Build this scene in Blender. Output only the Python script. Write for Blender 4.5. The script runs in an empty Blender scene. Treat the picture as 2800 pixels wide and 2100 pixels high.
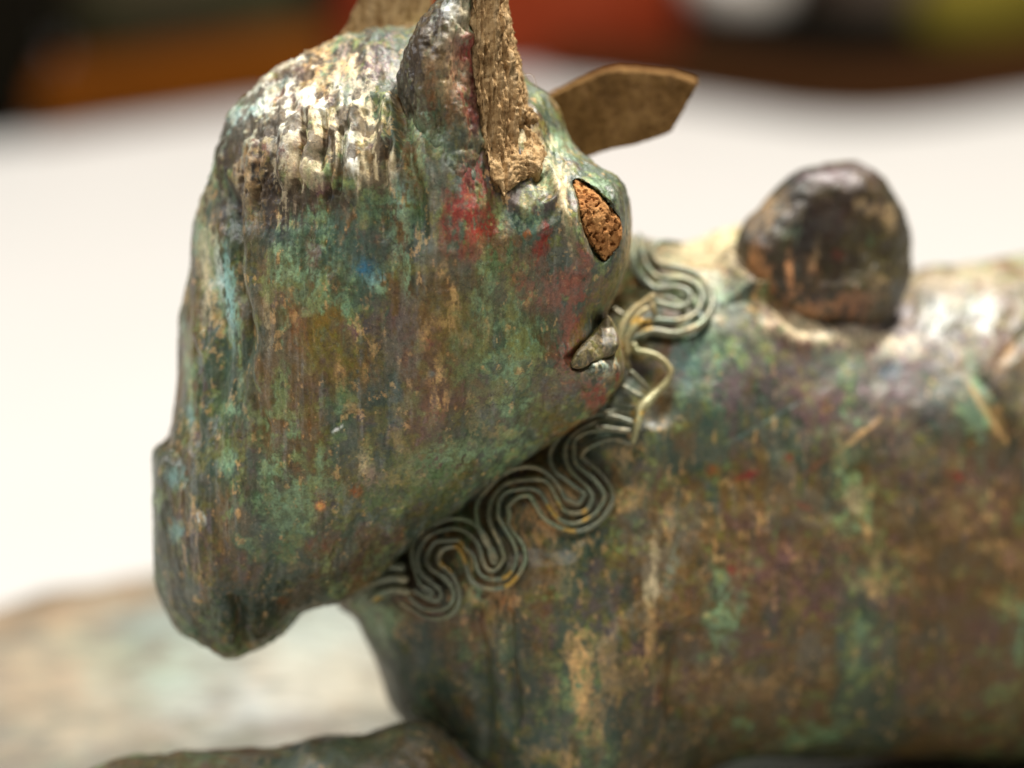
import bpy, math, random
import numpy as np
from mathutils import Vector, Matrix
from mathutils.bvhtree import BVHTree

# ---------------------------------------------------------------- frame
# Everything is modelled in a working frame (X right, Y away, Z up, about 1 unit = 1 cm)
# and turned rigidly into the world: the camera looks down on the table by PITCH.
S = 0.01
PITCH = math.radians(20)
CP, SP = math.cos(PITCH), math.sin(PITCH)
R = np.array([[1, 0, 0], [0, CP, SP], [0, -SP, CP]])
DCAM = 40.0
PX = 273.4375
scene = bpy.context.scene
COL = scene.collection

def W(P):
    return (np.asarray(P, float) @ R.T) * S

# ---------------------------------------------------------------- camera
cam_d = bpy.data.cameras.new("camera")
cam = bpy.data.objects.new("camera", cam_d)
COL.objects.link(cam)
cam.location = W([0, -DCAM, 0])
cam.rotation_euler = (math.radians(90) - PITCH, 0, 0)
cam_d.sensor_width = 36.0
cam_d.lens = 36.0 * DCAM / 10.24
cam_d.clip_start = 0.01
cam_d.clip_end = 50
cam_d.dof.use_dof = True
cam_d.dof.focus_distance = (DCAM - 0.45) * S
APERTURE = 1.5 * S
cam_d.dof.aperture_fstop = (cam_d.lens / 1000.0) / APERTURE
scene.camera = cam

# ---------------------------------------------------------------- light
world = bpy.data.worlds.new("World")
scene.world = world
world.use_nodes = True
bg = world.node_tree.nodes["Background"]
bg.inputs[0].default_value = (1.0, 0.93, 0.84, 1)
bg.inputs[1].default_value = 0.08

def area(name, loc, target, size, power, color):
    d = bpy.data.lights.new(name, 'AREA')
    d.shape = 'DISK'; d.size = size * S; d.energy = power; d.color = color
    o = bpy.data.objects.new(name, d)
    COL.objects.link(o)
    a = Vector(W([0, 0, 0])) + Vector(np.array(loc) * S)
    b = Vector(np.array(target) * S)
    o.location = a
    o.rotation_euler = (b - a).to_track_quat('-Z', 'Y').to_euler()
    return o
# world-direction locations, in centimetres
area("lamp_key", (20, 24, 62), (0, 2, -1), 8, 10.0, (1.0, 0.95, 0.88))
area("lamp_fill", (-46, 12, 40), (0, 0, 0), 14, 2.2, (0.95, 0.97, 1.0))
area("added_soft_light", (-4, -19, 66), (0, 0, 0), 26, 2.7, (1.0, 0.95, 0.88))  # broad soft light added overhead, no such source in view
scene.view_settings.view_transform = 'Standard'
scene.view_settings.look = 'None'
scene.view_settings.exposure = 0.0
scene.view_settings.gamma = 1.0
scene.render.engine = 'CYCLES'
scene.cycles.max_bounces = 6
scene.cycles.sample_clamp_indirect = 2.0
scene.cycles.caustics_reflective = False
scene.cycles.caustics_refractive = False

# ---------------------------------------------------------------- noise
def _hash(ix, iy, iz, seed):
    h = (ix.astype(np.uint32) * np.uint32(73856093)) ^ (iy.astype(np.uint32) * np.uint32(19349663)) \
        ^ (iz.astype(np.uint32) * np.uint32(83492791)) ^ np.uint32((seed * 2654435761) & 0xffffffff)
    h ^= h >> np.uint32(13); h *= np.uint32(1274126177); h ^= h >> np.uint32(16)
    h *= np.uint32(2246822519); h ^= h >> np.uint32(13)
    return h.astype(np.float32) / np.float32(4294967295.0)

def vnoise(P, seed=0):
    P = P.astype(np.float32)
    i = np.floor(P).astype(np.int32)
    f = P - i
    f = f * f * f * (f * (f * 6 - 15) + 10)
    out = 0
    for dx in (0, 1):
        wx = f[:, 0] if dx else 1 - f[:, 0]
        for dy in (0, 1):
            wy = f[:, 1] if dy else 1 - f[:, 1]
            for dz in (0, 1):
                wz = f[:, 2] if dz else 1 - f[:, 2]
                out = out + wx * wy * wz * _hash(i[:, 0] + dx, i[:, 1] + dy, i[:, 2] + dz, seed)
    return out * 2 - 1

def fbm(P, scale, oct=4, seed=0, stretch=(1, 1, 1), rough=0.55):
    Q = P * (np.array(stretch, float) * scale)
    a, s, n = 1.0, 0.0, 0.0
    for o in range(oct):
        s = s + a * vnoise(Q + 17.3 * o, seed + o * 7)
        n += a * a
        a *= rough; Q = Q * 2.03
    return s / math.sqrt(n) * 1.6      # roughly -1..1

def sstep(a, b, x):
    t = np.clip((x - a) / (b - a), 0, 1)
    return t * t * (3 - 2 * t)

# ---------------------------------------------------------------- shapes
def q(p):                                  # photograph measure -> working plane
    p = np.asarray(p, float)
    return np.stack([(p[..., 0] - 1400) / PX, (1050 - p[..., 1]) / PX], -1)

def proj(V):
    pf = DCAM / (DCAM + V[:, 1])
    return V[:, 0] * pf * PX + 1400, 1050 - V[:, 2] * pf * PX

def catmull(pts, n=6, closed=True):
    P = np.asarray(pts, float); N = len(P); out = []
    rng = range(N) if closed else range(N - 1)
    for i in rng:
        if closed: p0, p1, p2, p3 = P[(i - 1) % N], P[i], P[(i + 1) % N], P[(i + 2) % N]
        else: p0, p1, p2, p3 = P[max(i - 1, 0)], P[i], P[i + 1], P[min(i + 2, N - 1)]
        for k in range(n):
            t = k / n
            out.append(0.5 * ((2 * p1) + (-p0 + p2) * t + (2 * p0 - 5 * p1 + 4 * p2 - p3) * t * t + (-p0 + 3 * p1 - 3 * p2 + p3) * t ** 3))
    if not closed: out.append(P[-1])
    return np.array(out)

def seg_dist(X, Z, poly, closed=True):
    """distance to polyline"""
    d2 = np.full(X.shape, 1e9)
    M = len(poly)
    for i in range(M if closed else M - 1):
        a = poly[i]; b = poly[(i + 1) % M]; ab = b - a
        L = ab @ ab + 1e-12
        t = np.clip(((X - a[0]) * ab[0] + (Z - a[1]) * ab[1]) / L, 0, 1)
        d2 = np.minimum(d2, (X - a[0] - t * ab[0]) ** 2 + (Z - a[1] - t * ab[1]) ** 2)
    return np.sqrt(d2)

def inside(X, Z, poly):
    c = np.zeros(X.shape, bool); M = len(poly)
    for i in range(M):
        a = poly[i]; b = poly[(i + 1) % M]
        if a[1] == b[1]: continue
        cond = ((a[1] > Z) != (b[1] > Z)) & (X < (b[0] - a[0]) * (Z - a[1]) / (b[1] - a[1]) + a[0])
        c ^= cond
    return c

def blur2(A, n):
    k = np.hanning(2 * n + 3)[1:-1]; k /= k.sum()
    A = np.pad(A, n, mode='edge')
    A = np.apply_along_axis(lambda r: np.convolve(r, k, 'same'), 0, A)
    A = np.apply_along_axis(lambda r: np.convolve(r, k, 'same'), 1, A)
    return A[n:-n, n:-n]

def sdf2(xs, zs, poly, soft=2):
    X, Z = np.meshgrid(xs, zs, indexing='ij')
    d = seg_dist(X, Z, poly); d = np.where(inside(X, Z, poly), d, -d)
    return blur2(d, soft) if soft else d

def inflate(xs, ys, zs, poly, Rr, T, yc, soft=2, power=2.0):
    """closed solid whose outline in the working plane is poly; approx distance, <0 inside"""
    d = sdf2(xs, zs, poly, soft)
    X, Z = np.meshgrid(xs, zs, indexing='ij')
    e = np.clip(1 - d / Rr, 0, None)[:, None, :]
    YC = yc(X, Z)[:, None, :]
    y = (ys[None, :, None] - YC) / T
    Rm = np.sqrt(y * y + e * e) - 1
    return (Rm * min(T, Rr)).astype(np.float32)

def smin(a, b, k):
    h = np.clip(0.5 + 0.5 * (b - a) / k, 0, 1)
    return b * (1 - h) + a * h - k * h * (1 - h)
def smax(a, b, k): return -smin(-a, -b, k)

def surface_nets(F, xs, ys, zs):
    F = F.astype(np.float32).copy()
    F[0] = F[-1] = 1; F[:, 0] = F[:, -1] = 1; F[:, :, 0] = F[:, :, -1] = 1
    s = F < 0
    nx, ny, nz = F.shape
    cnt = np.zeros((nx - 1, ny - 1, nz - 1), np.float32)
    acc = np.zeros((nx - 1, ny - 1, nz - 1, 3), np.float32)
    corners = [(i, j, k) for i in (0, 1) for j in (0, 1) for k in (0, 1)]
    def sl(A, c): return A[c[0]:nx - 1 + c[0], c[1]:ny - 1 + c[1], c[2]:nz - 1 + c[2]]
    tot = sum(sl(s, c).astype(np.int8) for c in corners)
    act = (tot > 0) & (tot < 8)
    ai = np.argwhere(act)
    cnt = np.zeros(len(ai), np.float32); acc = np.zeros((len(ai), 3), np.float32)
    def at(c): return F[ai[:, 0] + c[0], ai[:, 1] + c[1], ai[:, 2] + c[2]]
    vals = {c: at(c) for c in corners}
    for c in corners:
        for ax in range(3):
            if c[ax] == 1: continue
            c2 = list(c); c2[ax] = 1; c2 = tuple(c2)
            a, b = vals[c], vals[c2]
            m = (a < 0) != (b < 0)
            t = np.where(m, a / np.where(m, a - b, 1), 0)
            p = np.zeros((len(ai), 3), np.float32) + np.array(c, np.float32)
            p[:, ax] += t
            acc += p * m[:, None]; cnt += m
    P = ai + acc / cnt[:, None]
    V = np.stack([np.interp(P[:, 0], range(nx), xs), np.interp(P[:, 1], range(ny), ys), np.interp(P[:, 2], range(nz), zs)], -1)
    idx = np.full(act.shape, -1, np.int64); idx[act] = np.arange(len(ai))
    quads = []
    for ax in range(3):
        a = [slice(1, -1)] * 3; b = [slice(1, -1)] * 3
        a[ax] = slice(0, -1); b[ax] = slice(1, None)
        sa, sb = s[tuple(a)], s[tuple(b)]
        cr = np.argwhere(sa != sb)
        if not len(cr): continue
        off = np.array([1, 1, 1]); off[ax] = 0
        g = cr + off
        flip = sa[tuple(cr.T)]
        u, v = (ax + 1) % 3, (ax + 2) % 3
        def I(du, dv):
            h = g.copy(); h[:, u] -= du; h[:, v] -= dv
            return idx[h[:, 0], h[:, 1], h[:, 2]]
        Q = np.stack([I(1, 1), I(0, 1), I(0, 0), I(1, 0)], -1)
        Q[~flip] = Q[~flip][:, ::-1]
        quads.append(Q)
    return V, np.concatenate(quads)

def subdivide(V, Q):
    """one plain 4-way split of a quad mesh, edge mids placed on it"""
    E = np.concatenate([Q[:, [0, 1]], Q[:, [1, 2]], Q[:, [2, 3]], Q[:, [3, 0]]])
    E.sort(axis=1)
    key = E[:, 0] * np.int64(len(V)) + E[:, 1]
    uk, inv = np.unique(key, return_inverse=True)
    mid = (V[uk // len(V)] + V[uk % len(V)]) / 2
    n = len(Q); m = inv.reshape(4, n) + len(V)
    cen = V[Q].mean(1); ci = np.arange(n) + len(V) + len(uk)
    V2 = np.concatenate([V, mid, cen])
    Q2 = np.concatenate([np.stack([Q[:, k], m[k], ci, m[(k - 1) % 4]], -1) for k in range(4)])
    return V2, Q2

def normals(V, Q):
    d1 = V[Q[:, 2]] - V[Q[:, 0]]; d2 = V[Q[:, 3]] - V[Q[:, 1]]
    fn = np.cross(d1, d2)
    N = np.zeros_like(V)
    for k in range(4):
        for c in range(3):
            N[:, c] += np.bincount(Q[:, k], fn[:, c], len(V))
    return N / (np.linalg.norm(N, axis=1, keepdims=True) + 1e-12)

def relax(V, Q, n=2, lam=0.5):
    for _ in range(n):
        A = np.zeros_like(V); c = np.zeros(len(V))
        for a, b in ((0, 1), (1, 2), (2, 3), (3, 0)):
            for x, y in ((a, b), (b, a)):
                for k in range(3): A[:, k] += np.bincount(Q[:, x], V[Q[:, y], k], len(V))
                c += np.bincount(Q[:, x], minlength=len(V))
        V = V * (1 - lam) + lam * A / np.maximum(c, 1)[:, None]
    return V

def make_obj(name, V, Q, mat, parent=None, color=None, rough=None, smooth=True):
    me = bpy.data.meshes.new(name)
    Vw = W(V).astype(np.float32)
    if isinstance(Q, list):
        me.from_pydata([tuple(v) for v in Vw], [], [list(f) for f in Q])
    else:
        k = Q.shape[1]
        me.vertices.add(len(Vw)); me.vertices.foreach_set("co", Vw.ravel())
        me.loops.add(Q.size); me.loops.foreach_set("vertex_index", Q.astype(np.int32).ravel())
        me.polygons.add(len(Q))
        me.polygons.foreach_set("loop_start", np.arange(0, Q.size, k, dtype=np.int32))
        me.update(calc_edges=True)
    if smooth: me.polygons.foreach_set("use_smooth", np.ones(len(me.polygons), bool))
    if color is not None:
        ca = me.color_attributes.new("patina", 'FLOAT_COLOR', 'POINT')
        c4 = np.ones((len(V), 4), np.float32); c4[:, :3] = color
        if rough is not None: c4[:, 3] = rough
        ca.data.foreach_set("color", c4.ravel())
    me.materials.append(mat)
    o = bpy.data.objects.new(name, me)
    COL.objects.link(o)
    if parent is not None: o.parent = parent
    return o

def tag(o, label=None, cat=None, group=None, kind=None):
    if label: o["label"] = label
    if cat: o["category"] = cat
    if group: o["group"] = group
    if kind: o["kind"] = kind
    return o

# ---------------------------------------------------------------- materials
def new_mat(name):
    m = bpy.data.materials.new(name); m.use_nodes = True
    return m, m.node_tree.nodes, m.node_tree.links, m.node_tree.nodes["Principled BSDF"]

def noise_node(N, L, scale, detail=6, rough=0.6, stretch=(1, 1, 1)):
    tc = N.new('ShaderNodeTexCoord'); mp = N.new('ShaderNodeMapping')
    mp.inputs['Scale'].default_value = tuple(100 * s for s in stretch)
    L.new(tc.outputs['Object'], mp.inputs['Vector'])
    n = N.new('ShaderNodeTexNoise'); n.inputs['Scale'].default_value = scale
    n.inputs['Detail'].default_value = detail; n.inputs['Roughness'].default_value = rough
    L.new(mp.outputs['Vector'], n.inputs['Vector'])
    return n

def ramp(N, L, src, stops):
    r = N.new('ShaderNodeValToRGB')
    el = r.color_ramp.elements
    while len(el) < len(stops): el.new(0.5)
    for e, (p, c) in zip(el, stops):
        e.position = p; e.color = (*c, 1) if len(c) == 3 else c
    L.new(src, r.inputs[0])
    return r

def mix(N, L, fac, a, b, mode='MIX'):
    m = N.new('ShaderNodeMix'); m.data_type = 'RGBA'; m.blend_type = mode
    for i, v in ((0, fac), (6, a), (7, b)):
        if hasattr(v, 'links'): L.new(v, m.inputs[i])
        elif isinstance(v, (int, float)): m.inputs[i].default_value = v
        else: m.inputs[i].default_value = (*v, 1)
    return m.outputs[2]

def math_node(N, L, op, a, b=None):
    m = N.new('ShaderNodeMath'); m.operation = op
    for i, v in ((0, a), (1, b)):
        if v is None: continue
        if hasattr(v, 'links'): L.new(v, m.inputs[i])
        else: m.inputs[i].default_value = v
    return m.outputs[0]

def patina_mat(name, bump=0.34, metal=0.0, coat=0.12):
    m, N, L, B = new_mat(name)
    at = N.new('ShaderNodeAttribute'); at.attribute_name = "patina"
    n1 = noise_node(N, L, 5.0, 8, 0.7, (1, 1, 0.6))
    n2 = noise_node(N, L, 22.0, 6, 0.65)
    # fine mottling in the mineral layers
    c1 = mix(N, L, 0.55, at.outputs['Color'], ramp(N, L, n1.outputs[0], [(0.30, (0.40, 0.46, 0.46)), (0.5, (0.5, 0.5, 0.5)), (0.72, (0.68, 0.60, 0.50))]).outputs[0], 'OVERLAY')
    dk = ramp(N, L, n2.outputs[0], [(0.36, (0.45, 0.42, 0.40)), (0.5, (1, 1, 1))]).outputs[0]
    c2 = mix(N, L, 0.6, c1, dk, 'MULTIPLY')
    sp = ramp(N, L, n2.outputs[0], [(0.60, (0, 0, 0)), (0.68, (1, 1, 1))]).outputs[0]
    c3 = mix(N, L, math_node(N, L, 'MULTIPLY', sp, 0.42), c2, (0.38, 0.28, 0.17))
    n3 = noise_node(N, L, 48.0, 5, 0.75)
    gr = ramp(N, L, n3.outputs[0], [(0.32, (0.30, 0.30, 0.30)), (0.5, (0.5, 0.5, 0.5)), (0.68, (0.72, 0.70, 0.66))]).outputs[0]
    c3 = mix(N, L, 0.75, c3, gr, 'OVERLAY')
    vo = N.new('ShaderNodeTexVoronoi'); vo.feature = 'DISTANCE_TO_EDGE'; vo.inputs['Scale'].default_value = 3.2
    mpv = N.new('ShaderNodeVectorMath'); mpv.operation = 'MULTIPLY_ADD'
    nd = noise_node(N, L, 3.0, 4, 0.6)
    tcv = N.new('ShaderNodeTexCoord'); sc = N.new('ShaderNodeVectorMath'); sc.operation = 'SCALE'; sc.inputs['Scale'].default_value = 100
    L.new(tcv.outputs['Object'], sc.inputs[0])
    L.new(nd.outputs['Color'], mpv.inputs[0]); mpv.inputs[1].default_value = (0.35, 0.35, 0.35); L.new(sc.outputs[0], mpv.inputs[2])
    L.new(mpv.outputs[0], vo.inputs['Vector'])
    crk = ramp(N, L, vo.outputs['Distance'], [(0.0, (1, 1, 1)), (0.022, (0, 0, 0))]).outputs[0]
    nm = noise_node(N, L, 1.6, 3, 0.5)
    msk = ramp(N, L, nm.outputs[0], [(0.50, (0, 0, 0)), (0.62, (1, 1, 1))]).outputs[0]
    crm = math_node(N, L, 'MULTIPLY', math_node(N, L, 'MULTIPLY', crk, msk), 0.65)
    c3 = mix(N, L, crm, c3, (0.02, 0.015, 0.01))
    L.new(c3, B.inputs['Base Color'])
    B.inputs['Metallic'].default_value = metal
    rr = math_node(N, L, 'ADD', at.outputs['Alpha'], math_node(N, L, 'MULTIPLY', math_node(N, L, 'SUBTRACT', n1.outputs[0], 0.5), 0.5))
    cl = N.new('ShaderNodeClamp'); cl.inputs['Min'].default_value = 0.12; cl.inputs['Max'].default_value = 0.95
    L.new(rr, cl.inputs['Value']); L.new(cl.outputs[0], B.inputs['Roughness'])
    B.inputs['Coat Weight'].default_value = coat
    B.inputs['Coat Roughness'].default_value = 0.34
    b1 = N.new('ShaderNodeBump'); b1.inputs['Strength'].default_value = bump
    b1.inputs['Distance'].default_value = 0.0006
    hh = math_node(N, L, 'ADD', n1.outputs[0], math_node(N, L, 'ADD', math_node(N, L, 'MULTIPLY', n2.outputs[0], 0.35), math_node(N, L, 'MULTIPLY', n3.outputs[0], 0.15)))
    L.new(hh, b1.inputs['Height']); L.new(b1.outputs[0], B.inputs['Normal'])
    return m

def core_mat(name, dark, mid, light, stretch):
    m, N, L, B = new_mat(name)
    n1 = noise_node(N, L, 4.0, 8, 0.65, stretch)
    n2 = noise_node(N, L, 18.0, 5, 0.7)
    c = ramp(N, L, n1.outputs[0], [(0.3, dark), (0.5, mid), (0.72, light)]).outputs[0]
    dk = ramp(N, L, n2.outputs[0], [(0.38, (0.35, 0.28, 0.22)), (0.52, (1, 1, 1))]).outputs[0]
    L.new(mix(N, L, 0.7, c, dk, 'MULTIPLY'), B.inputs['Base Color'])
    B.inputs['Roughness'].default_value = 0.8
    B.inputs['Specular IOR Level'].default_value = 0.12
    b1 = N.new('ShaderNodeBump'); b1.inputs['Strength'].default_value = 0.7; b1.inputs['Distance'].default_value = 0.0008
    L.new(math_node(N, L, 'ADD', n1.outputs[0], math_node(N, L, 'MULTIPLY', n2.outputs[0], 0.5)), b1.inputs['Height'])
    L.new(b1.outputs[0], B.inputs['Normal'])
    return m

def plain_mat(name, c1, c2, scale=1.0, rough=0.6, stretch=(1, 1, 1), spec=0.5):
    m, N, L, B = new_mat(name)
    n = noise_node(N, L, scale, 4, 0.5, stretch)
    L.new(ramp(N, L, n.outputs[0], [(0.35, c1), (0.65, c2)]).outputs[0], B.inputs['Base Color'])
    B.inputs['Roughness'].default_value = rough
    B.inputs['Specular IOR Level'].default_value = spec
    return m

M_PAT = patina_mat("patinated_bronze")
M_KNOB = patina_mat("glossy_dark_bronze", bump=0.4, coat=0.25)
M_WIRE = patina_mat("corroded_wire", bump=0.35, metal=0.25, coat=0.3)
M_CORE = core_mat("fibrous_core", (0.25, 0.14, 0.055), (0.52, 0.345, 0.165), (0.70, 0.52, 0.30), (3.0, 1.5, 0.4))
M_CLAY = core_mat("porous_core", (0.34, 0.14, 0.045), (0.55, 0.26, 0.09), (0.68, 0.38, 0.15), (1, 1, 1))
M_TAB = core_mat("smooth_brown_core", (0.12, 0.062, 0.018), (0.19, 0.102, 0.032), (0.27, 0.155, 0.055), (0.7, 0.7, 0.7))
M_TABLE = plain_mat("white_table_paint", (0.465, 0.452, 0.428), (0.48, 0.466, 0.442), 0.2, 0.5)

# ---------------------------------------------------------------- patina colours
C_ = dict(
    brown=(0.130, 0.095, 0.052), dbrown=(0.050, 0.036, 0.024), teal=(0.072, 0.108, 0.092), dteal=(0.026, 0.050, 0.042),
    green=(0.105, 0.150, 0.088), pale=(0.27, 0.36, 0.27), tan=(0.48, 0.365, 0.235), cream=(0.48, 0.43, 0.33), white=(0.54, 0.56, 0.54),
    grey=(0.15, 0.15, 0.135), purple=(0.13, 0.085, 0.10), red=(0.20, 0.050, 0.042), rose=(0.22, 0.11, 0.088), rust=(0.22, 0.105, 0.050),
    blue=(0.06, 0.13, 0.18), sky=(0.26, 0.37, 0.36), olive=(0.16, 0.15, 0.055), black=(0.016, 0.014, 0.013), copper=(0.58, 0.33, 0.19),
    maroon=(0.060, 0.022, 0.020), gold=(0.55, 0.36, 0.10), ice=(0.50, 0.60, 0.56), peach=(0.58, 0.40, 0.26), lilac=(0.28, 0.28, 0.29))

def vivid(c, sat=1.18, con=1.15, piv=0.13):
    L = c @ np.array([0.3, 0.55, 0.15])
    c = np.clip(L[:, None] + (c - L[:, None]) * sat, 0.004, 1)
    return np.clip(piv * (c / piv) ** con, 0.003, 0.78)

def base_patina(V, seed=0, warm=0.0):
    n = len(V)
    st = (1.5, 1.0, 0.55)
    a = fbm(V, 0.9, 5, seed + 1, st); b = fbm(V, 1.5, 5, seed + 2, st)
    c = fbm(V, 3.2, 6, seed + 3, (1.4, 1, 0.6), 0.65); d = fbm(V, 7.0, 5, seed + 4, (1, 1, 1), 0.7)
    e = fbm(V, 11.0, 4, seed + 5, (1.3, 1, 0.7), 0.7); f = fbm(V, 2.2, 6, seed + 6, (1, 1, 1), 0.65)
    col = np.tile(np.array(C_['brown']), (n, 1))
    def lay(k, m, s=1.0):
        nonlocal col
        m = (m * s)[:, None]
        col = col * (1 - m) + np.array(C_[k]) * m
    g = fbm(V, 5.0, 5, seed + 8, (3.2, 1, 0.13), 0.7)
    lay('dbrown', sstep(0.0, 1.2, 0.6 * c + (0.6 if seed == 3 else 0.1) * g), 0.40)
    lay('teal', sstep(-0.5 + warm, 0.6 + warm, a + 0.4 * c), 0.75)
    lay('grey', sstep(-0.2, 1.0, f + 0.4 * d), 0.50)
    lay('green', sstep(0.15 + warm, 1.1 + warm, b + 0.5 * d), 0.60)
    lay('dteal', sstep(0.2, 1.2, -b + 0.5 * c), 0.4)
    lay('pale', sstep(0.65 + warm, 1.5 + warm, b + 0.8 * d), 0.55)
    lay('purple', sstep(0.25, 1.1, -f - 0.3 * a), 0.45)
    lay('rust', sstep(0.95, 1.4, e - 0.4 * a), 0.25)
    lay('olive', sstep(0.1, 1.1, d - 0.3 * f), 0.5)
    lay('tan', sstep(1.0, 1.35, e + 0.35 * c), 0.5)
    lay('lilac', sstep(0.3, 1.4, g - 0.4 * b), 0.20 if seed == 3 else 0.08)
    col = col * (1 + (0.13 if seed == 3 else 0.04) * np.clip(g, -1.5, 1.5))[:, None]
    return col

def blobs(V, col, lst, seed=50):
    """ragged colour patches, mostly mineral stains, some painted highlights: (cx, cy, rx, ry, angle, colour, strength, raggedness)"""
    pf = DCAM / (DCAM + V[:, 1])
    px = V[:, 0] * pf * PX + 1400; py = 1050 - V[:, 2] * pf * PX
    w1 = fbm(V, 2.2, 4, seed); w2 = fbm(V, 5.0, 4, seed + 1, (1.5, 1, 0.6)); w3 = fbm(V, 14.0, 3, seed + 2, (1.3, 1, 0.7), 0.75)
    w4 = fbm(V, 5.0, 4, seed + 3, (2.4, 1, 0.20), 0.65)
    for (cx, cy, rx, ry, ang, k, st, rg) in lst:
        if k == 'tan' and seed == 60 and cy > 700: rx, ry, st = rx * 0.75, ry * 0.7, st * 0.7
        m = (np.abs(px - cx) < 2.5 * max(rx, ry)) & (np.abs(py - cy) < 2.5 * max(rx, ry))
        if not m.any(): continue
        ca, sa = math.cos(math.radians(ang)), math.sin(math.radians(ang))
        dx, dy = px[m] - cx, py[m] - cy
        u = (dx * ca + dy * sa) / rx; v = (-dx * sa + dy * ca) / ry
        if seed == 60 and cy < 660 and k in ('white', 'cream', 'purple', 'black', 'dbrown'): r = np.sqrt(u * u + v * v) + rg * (0.2 * w1[m] + 0.65 * w4[m] + 0.45 * w3[m])
        else: r = np.sqrt(u * u + v * v) + rg * (0.40 * w1[m] + 0.50 * w2[m] + 0.60 * w3[m])
        a = (st * (1 - sstep(0.55, 1.22, r)) * np.clip(0.82 + 0.55 * w3[m] + 0.25 * w2[m], 0.15, 1.1))[:, None]; a = np.minimum(a, 1)
        col[m] = col[m] * (1 - a) + np.array(C_[k]) * a
    return col

# ================================================================ HEAD
fig = bpy.data.objects.new("bronze_figurine", None)
COL.objects.link(fig)
tag(fig, "green and brown patinated bronze animal figurine with broken horn and scrolled wire collar", "figurine")

head_px = [(960,110),(860,162),(800,200),(740,240),(690,285),(655,320),(628,370),(608,420),(597,468),(575,500),(548,532),(527,570),
 (510,612),(506,680),(503,740),(492,790),(482,850),(475,900),(470,960),(469,1050),(467,1120),(462,1165),(448,1192),(427,1212),(414,1242),
 (412,1300),(405,1370),(405,1450),(408,1530),(420,1590),(440,1660),(470,1708),(510,1742),(550,1755),(590,1778),(625,1794),(660,1790),(700,1770),
 (740,1752),(780,1722),(820,1682),(870,1662),(915,1655),(960,1630),(1010,1580),(1060,1540),(1110,1500),(1150,1462),(1200,1425),(1280,1375),
 (1340,1335),(1400,1285),(1470,1240),(1520,1205),(1580,1160),(1640,1110),(1682,1065),(1703,1020),(1702,970),(1690,925),(1668,885),(1652,866),
 (1672,820),(1700,770),(1718,720),(1730,660),(1733,600),(1728,550),(1712,505),(1690,480),(1660,462),(1622,440),(1582,410),(1545,370),
 (1530,310),(1500,262),(1440,225),(1400,130),(1300,60),(1180,50),(1080,80)]
VX = 0.030
xs = np.arange(-3.75, 1.40, VX); zs = np.arange(-2.85, 3.75, VX); ys = np.arange(-1.6, 3.6, VX)
yc_head = lambda X, Z: 0.95 + 0.16 * np.clip(-Z, -1, 4) + 0.10 * np.clip(-X - 0.5, 0, 4) ** 1.3 - 0.35 * sstep(0.2, 1.2, X) + 0.25 * sstep(2.0, 3.5, Z)
hp = q(head_px); hp = hp * (1 + yc_head(hp[:, 0], hp[:, 1]) / DCAM)[:, None]
def head_front(X, Z):
    d = np.clip(np.where(inside(X, Z, hp), seg_dist(X, Z, hp), 0), 0.10, None)
    return yc_head(X, Z) - 1.55 * np.sqrt(1 - np.clip(1 - d / 1.75, 0, 1) ** 2)
F = inflate(xs, ys, zs, hp, 1.75, 1.55, yc_head, soft=2)
# eye socket, mouth notch cut as cavities
def ell(c, r, ang=0):
    X, Y, Z = xs[:, None, None] - c[0], ys[None, :, None] - c[1], zs[None, None, :] - c[2]
    ca, sa = math.cos(ang), math.sin(ang)
    U = X * ca + Z * sa; Wd = -X * sa + Z * ca
    return ((np.sqrt((U / r[0]) ** 2 + (Y / r[1]) ** 2 + (Wd / r[2]) ** 2) - 1) * min(r)).astype(np.float32)
ec = q((1628, 600)); eye_y = 0.28
eye_px = [(1574,492),(1600,502),(1632,530),(1660,560),(1682,592),(1692,625),(1688,665),(1672,700),(1650,722),(1632,700),(1608,662),(1590,620),(1582,570),(1572,525)]
eye_poly = catmull(q(eye_px), 3)
_rj = np.random.RandomState(4); eye_poly = eye_poly + _rj.normal(0, 0.011, eye_poly.shape)
Xg, Zg = np.meshgrid(xs, zs, indexing='ij')
de = sdf2(xs, zs, eye_poly, 1)
# cavity: prism of the almond outline, 0.5 deep from the surface
cav = np.maximum(-de[:, None, :] * np.ones((1, len(ys), 1)), (ys[None, :, None] - 0.20 - head_front(np.clip(Xg, 0.5, 1.05), Zg)[:, None, :])).astype(np.float32)
F0 = F
F = smax(F, -cav, 0.03)
mouth_px = [(1564,990),(1585,955),(1620,915),(1652,866),(1672,882),(1686,930),(1672,962),(1640,982),(1600,1000),(1575,1004)]
mouth_poly = catmull(q(mouth_px), 3)
dm = sdf2(xs, zs, mouth_poly, 1)
front_m = None
cavm = np.maximum(-dm[:, None, :], (ys[None, :, None] - 0.13 - head_front(np.clip(Xg, 0.4, 0.95), Zg)[:, None, :])).astype(np.float32)
F = smax(F, -cavm, 0.09)
V, Q = surface_nets(F, xs, ys, zs)
V = relax(V, Q, 2, 0.5)
V, Q = subdivide(V, Q); V = relax(V, Q, 1, 0.5)
Nn = normals(V, Q)

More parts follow.
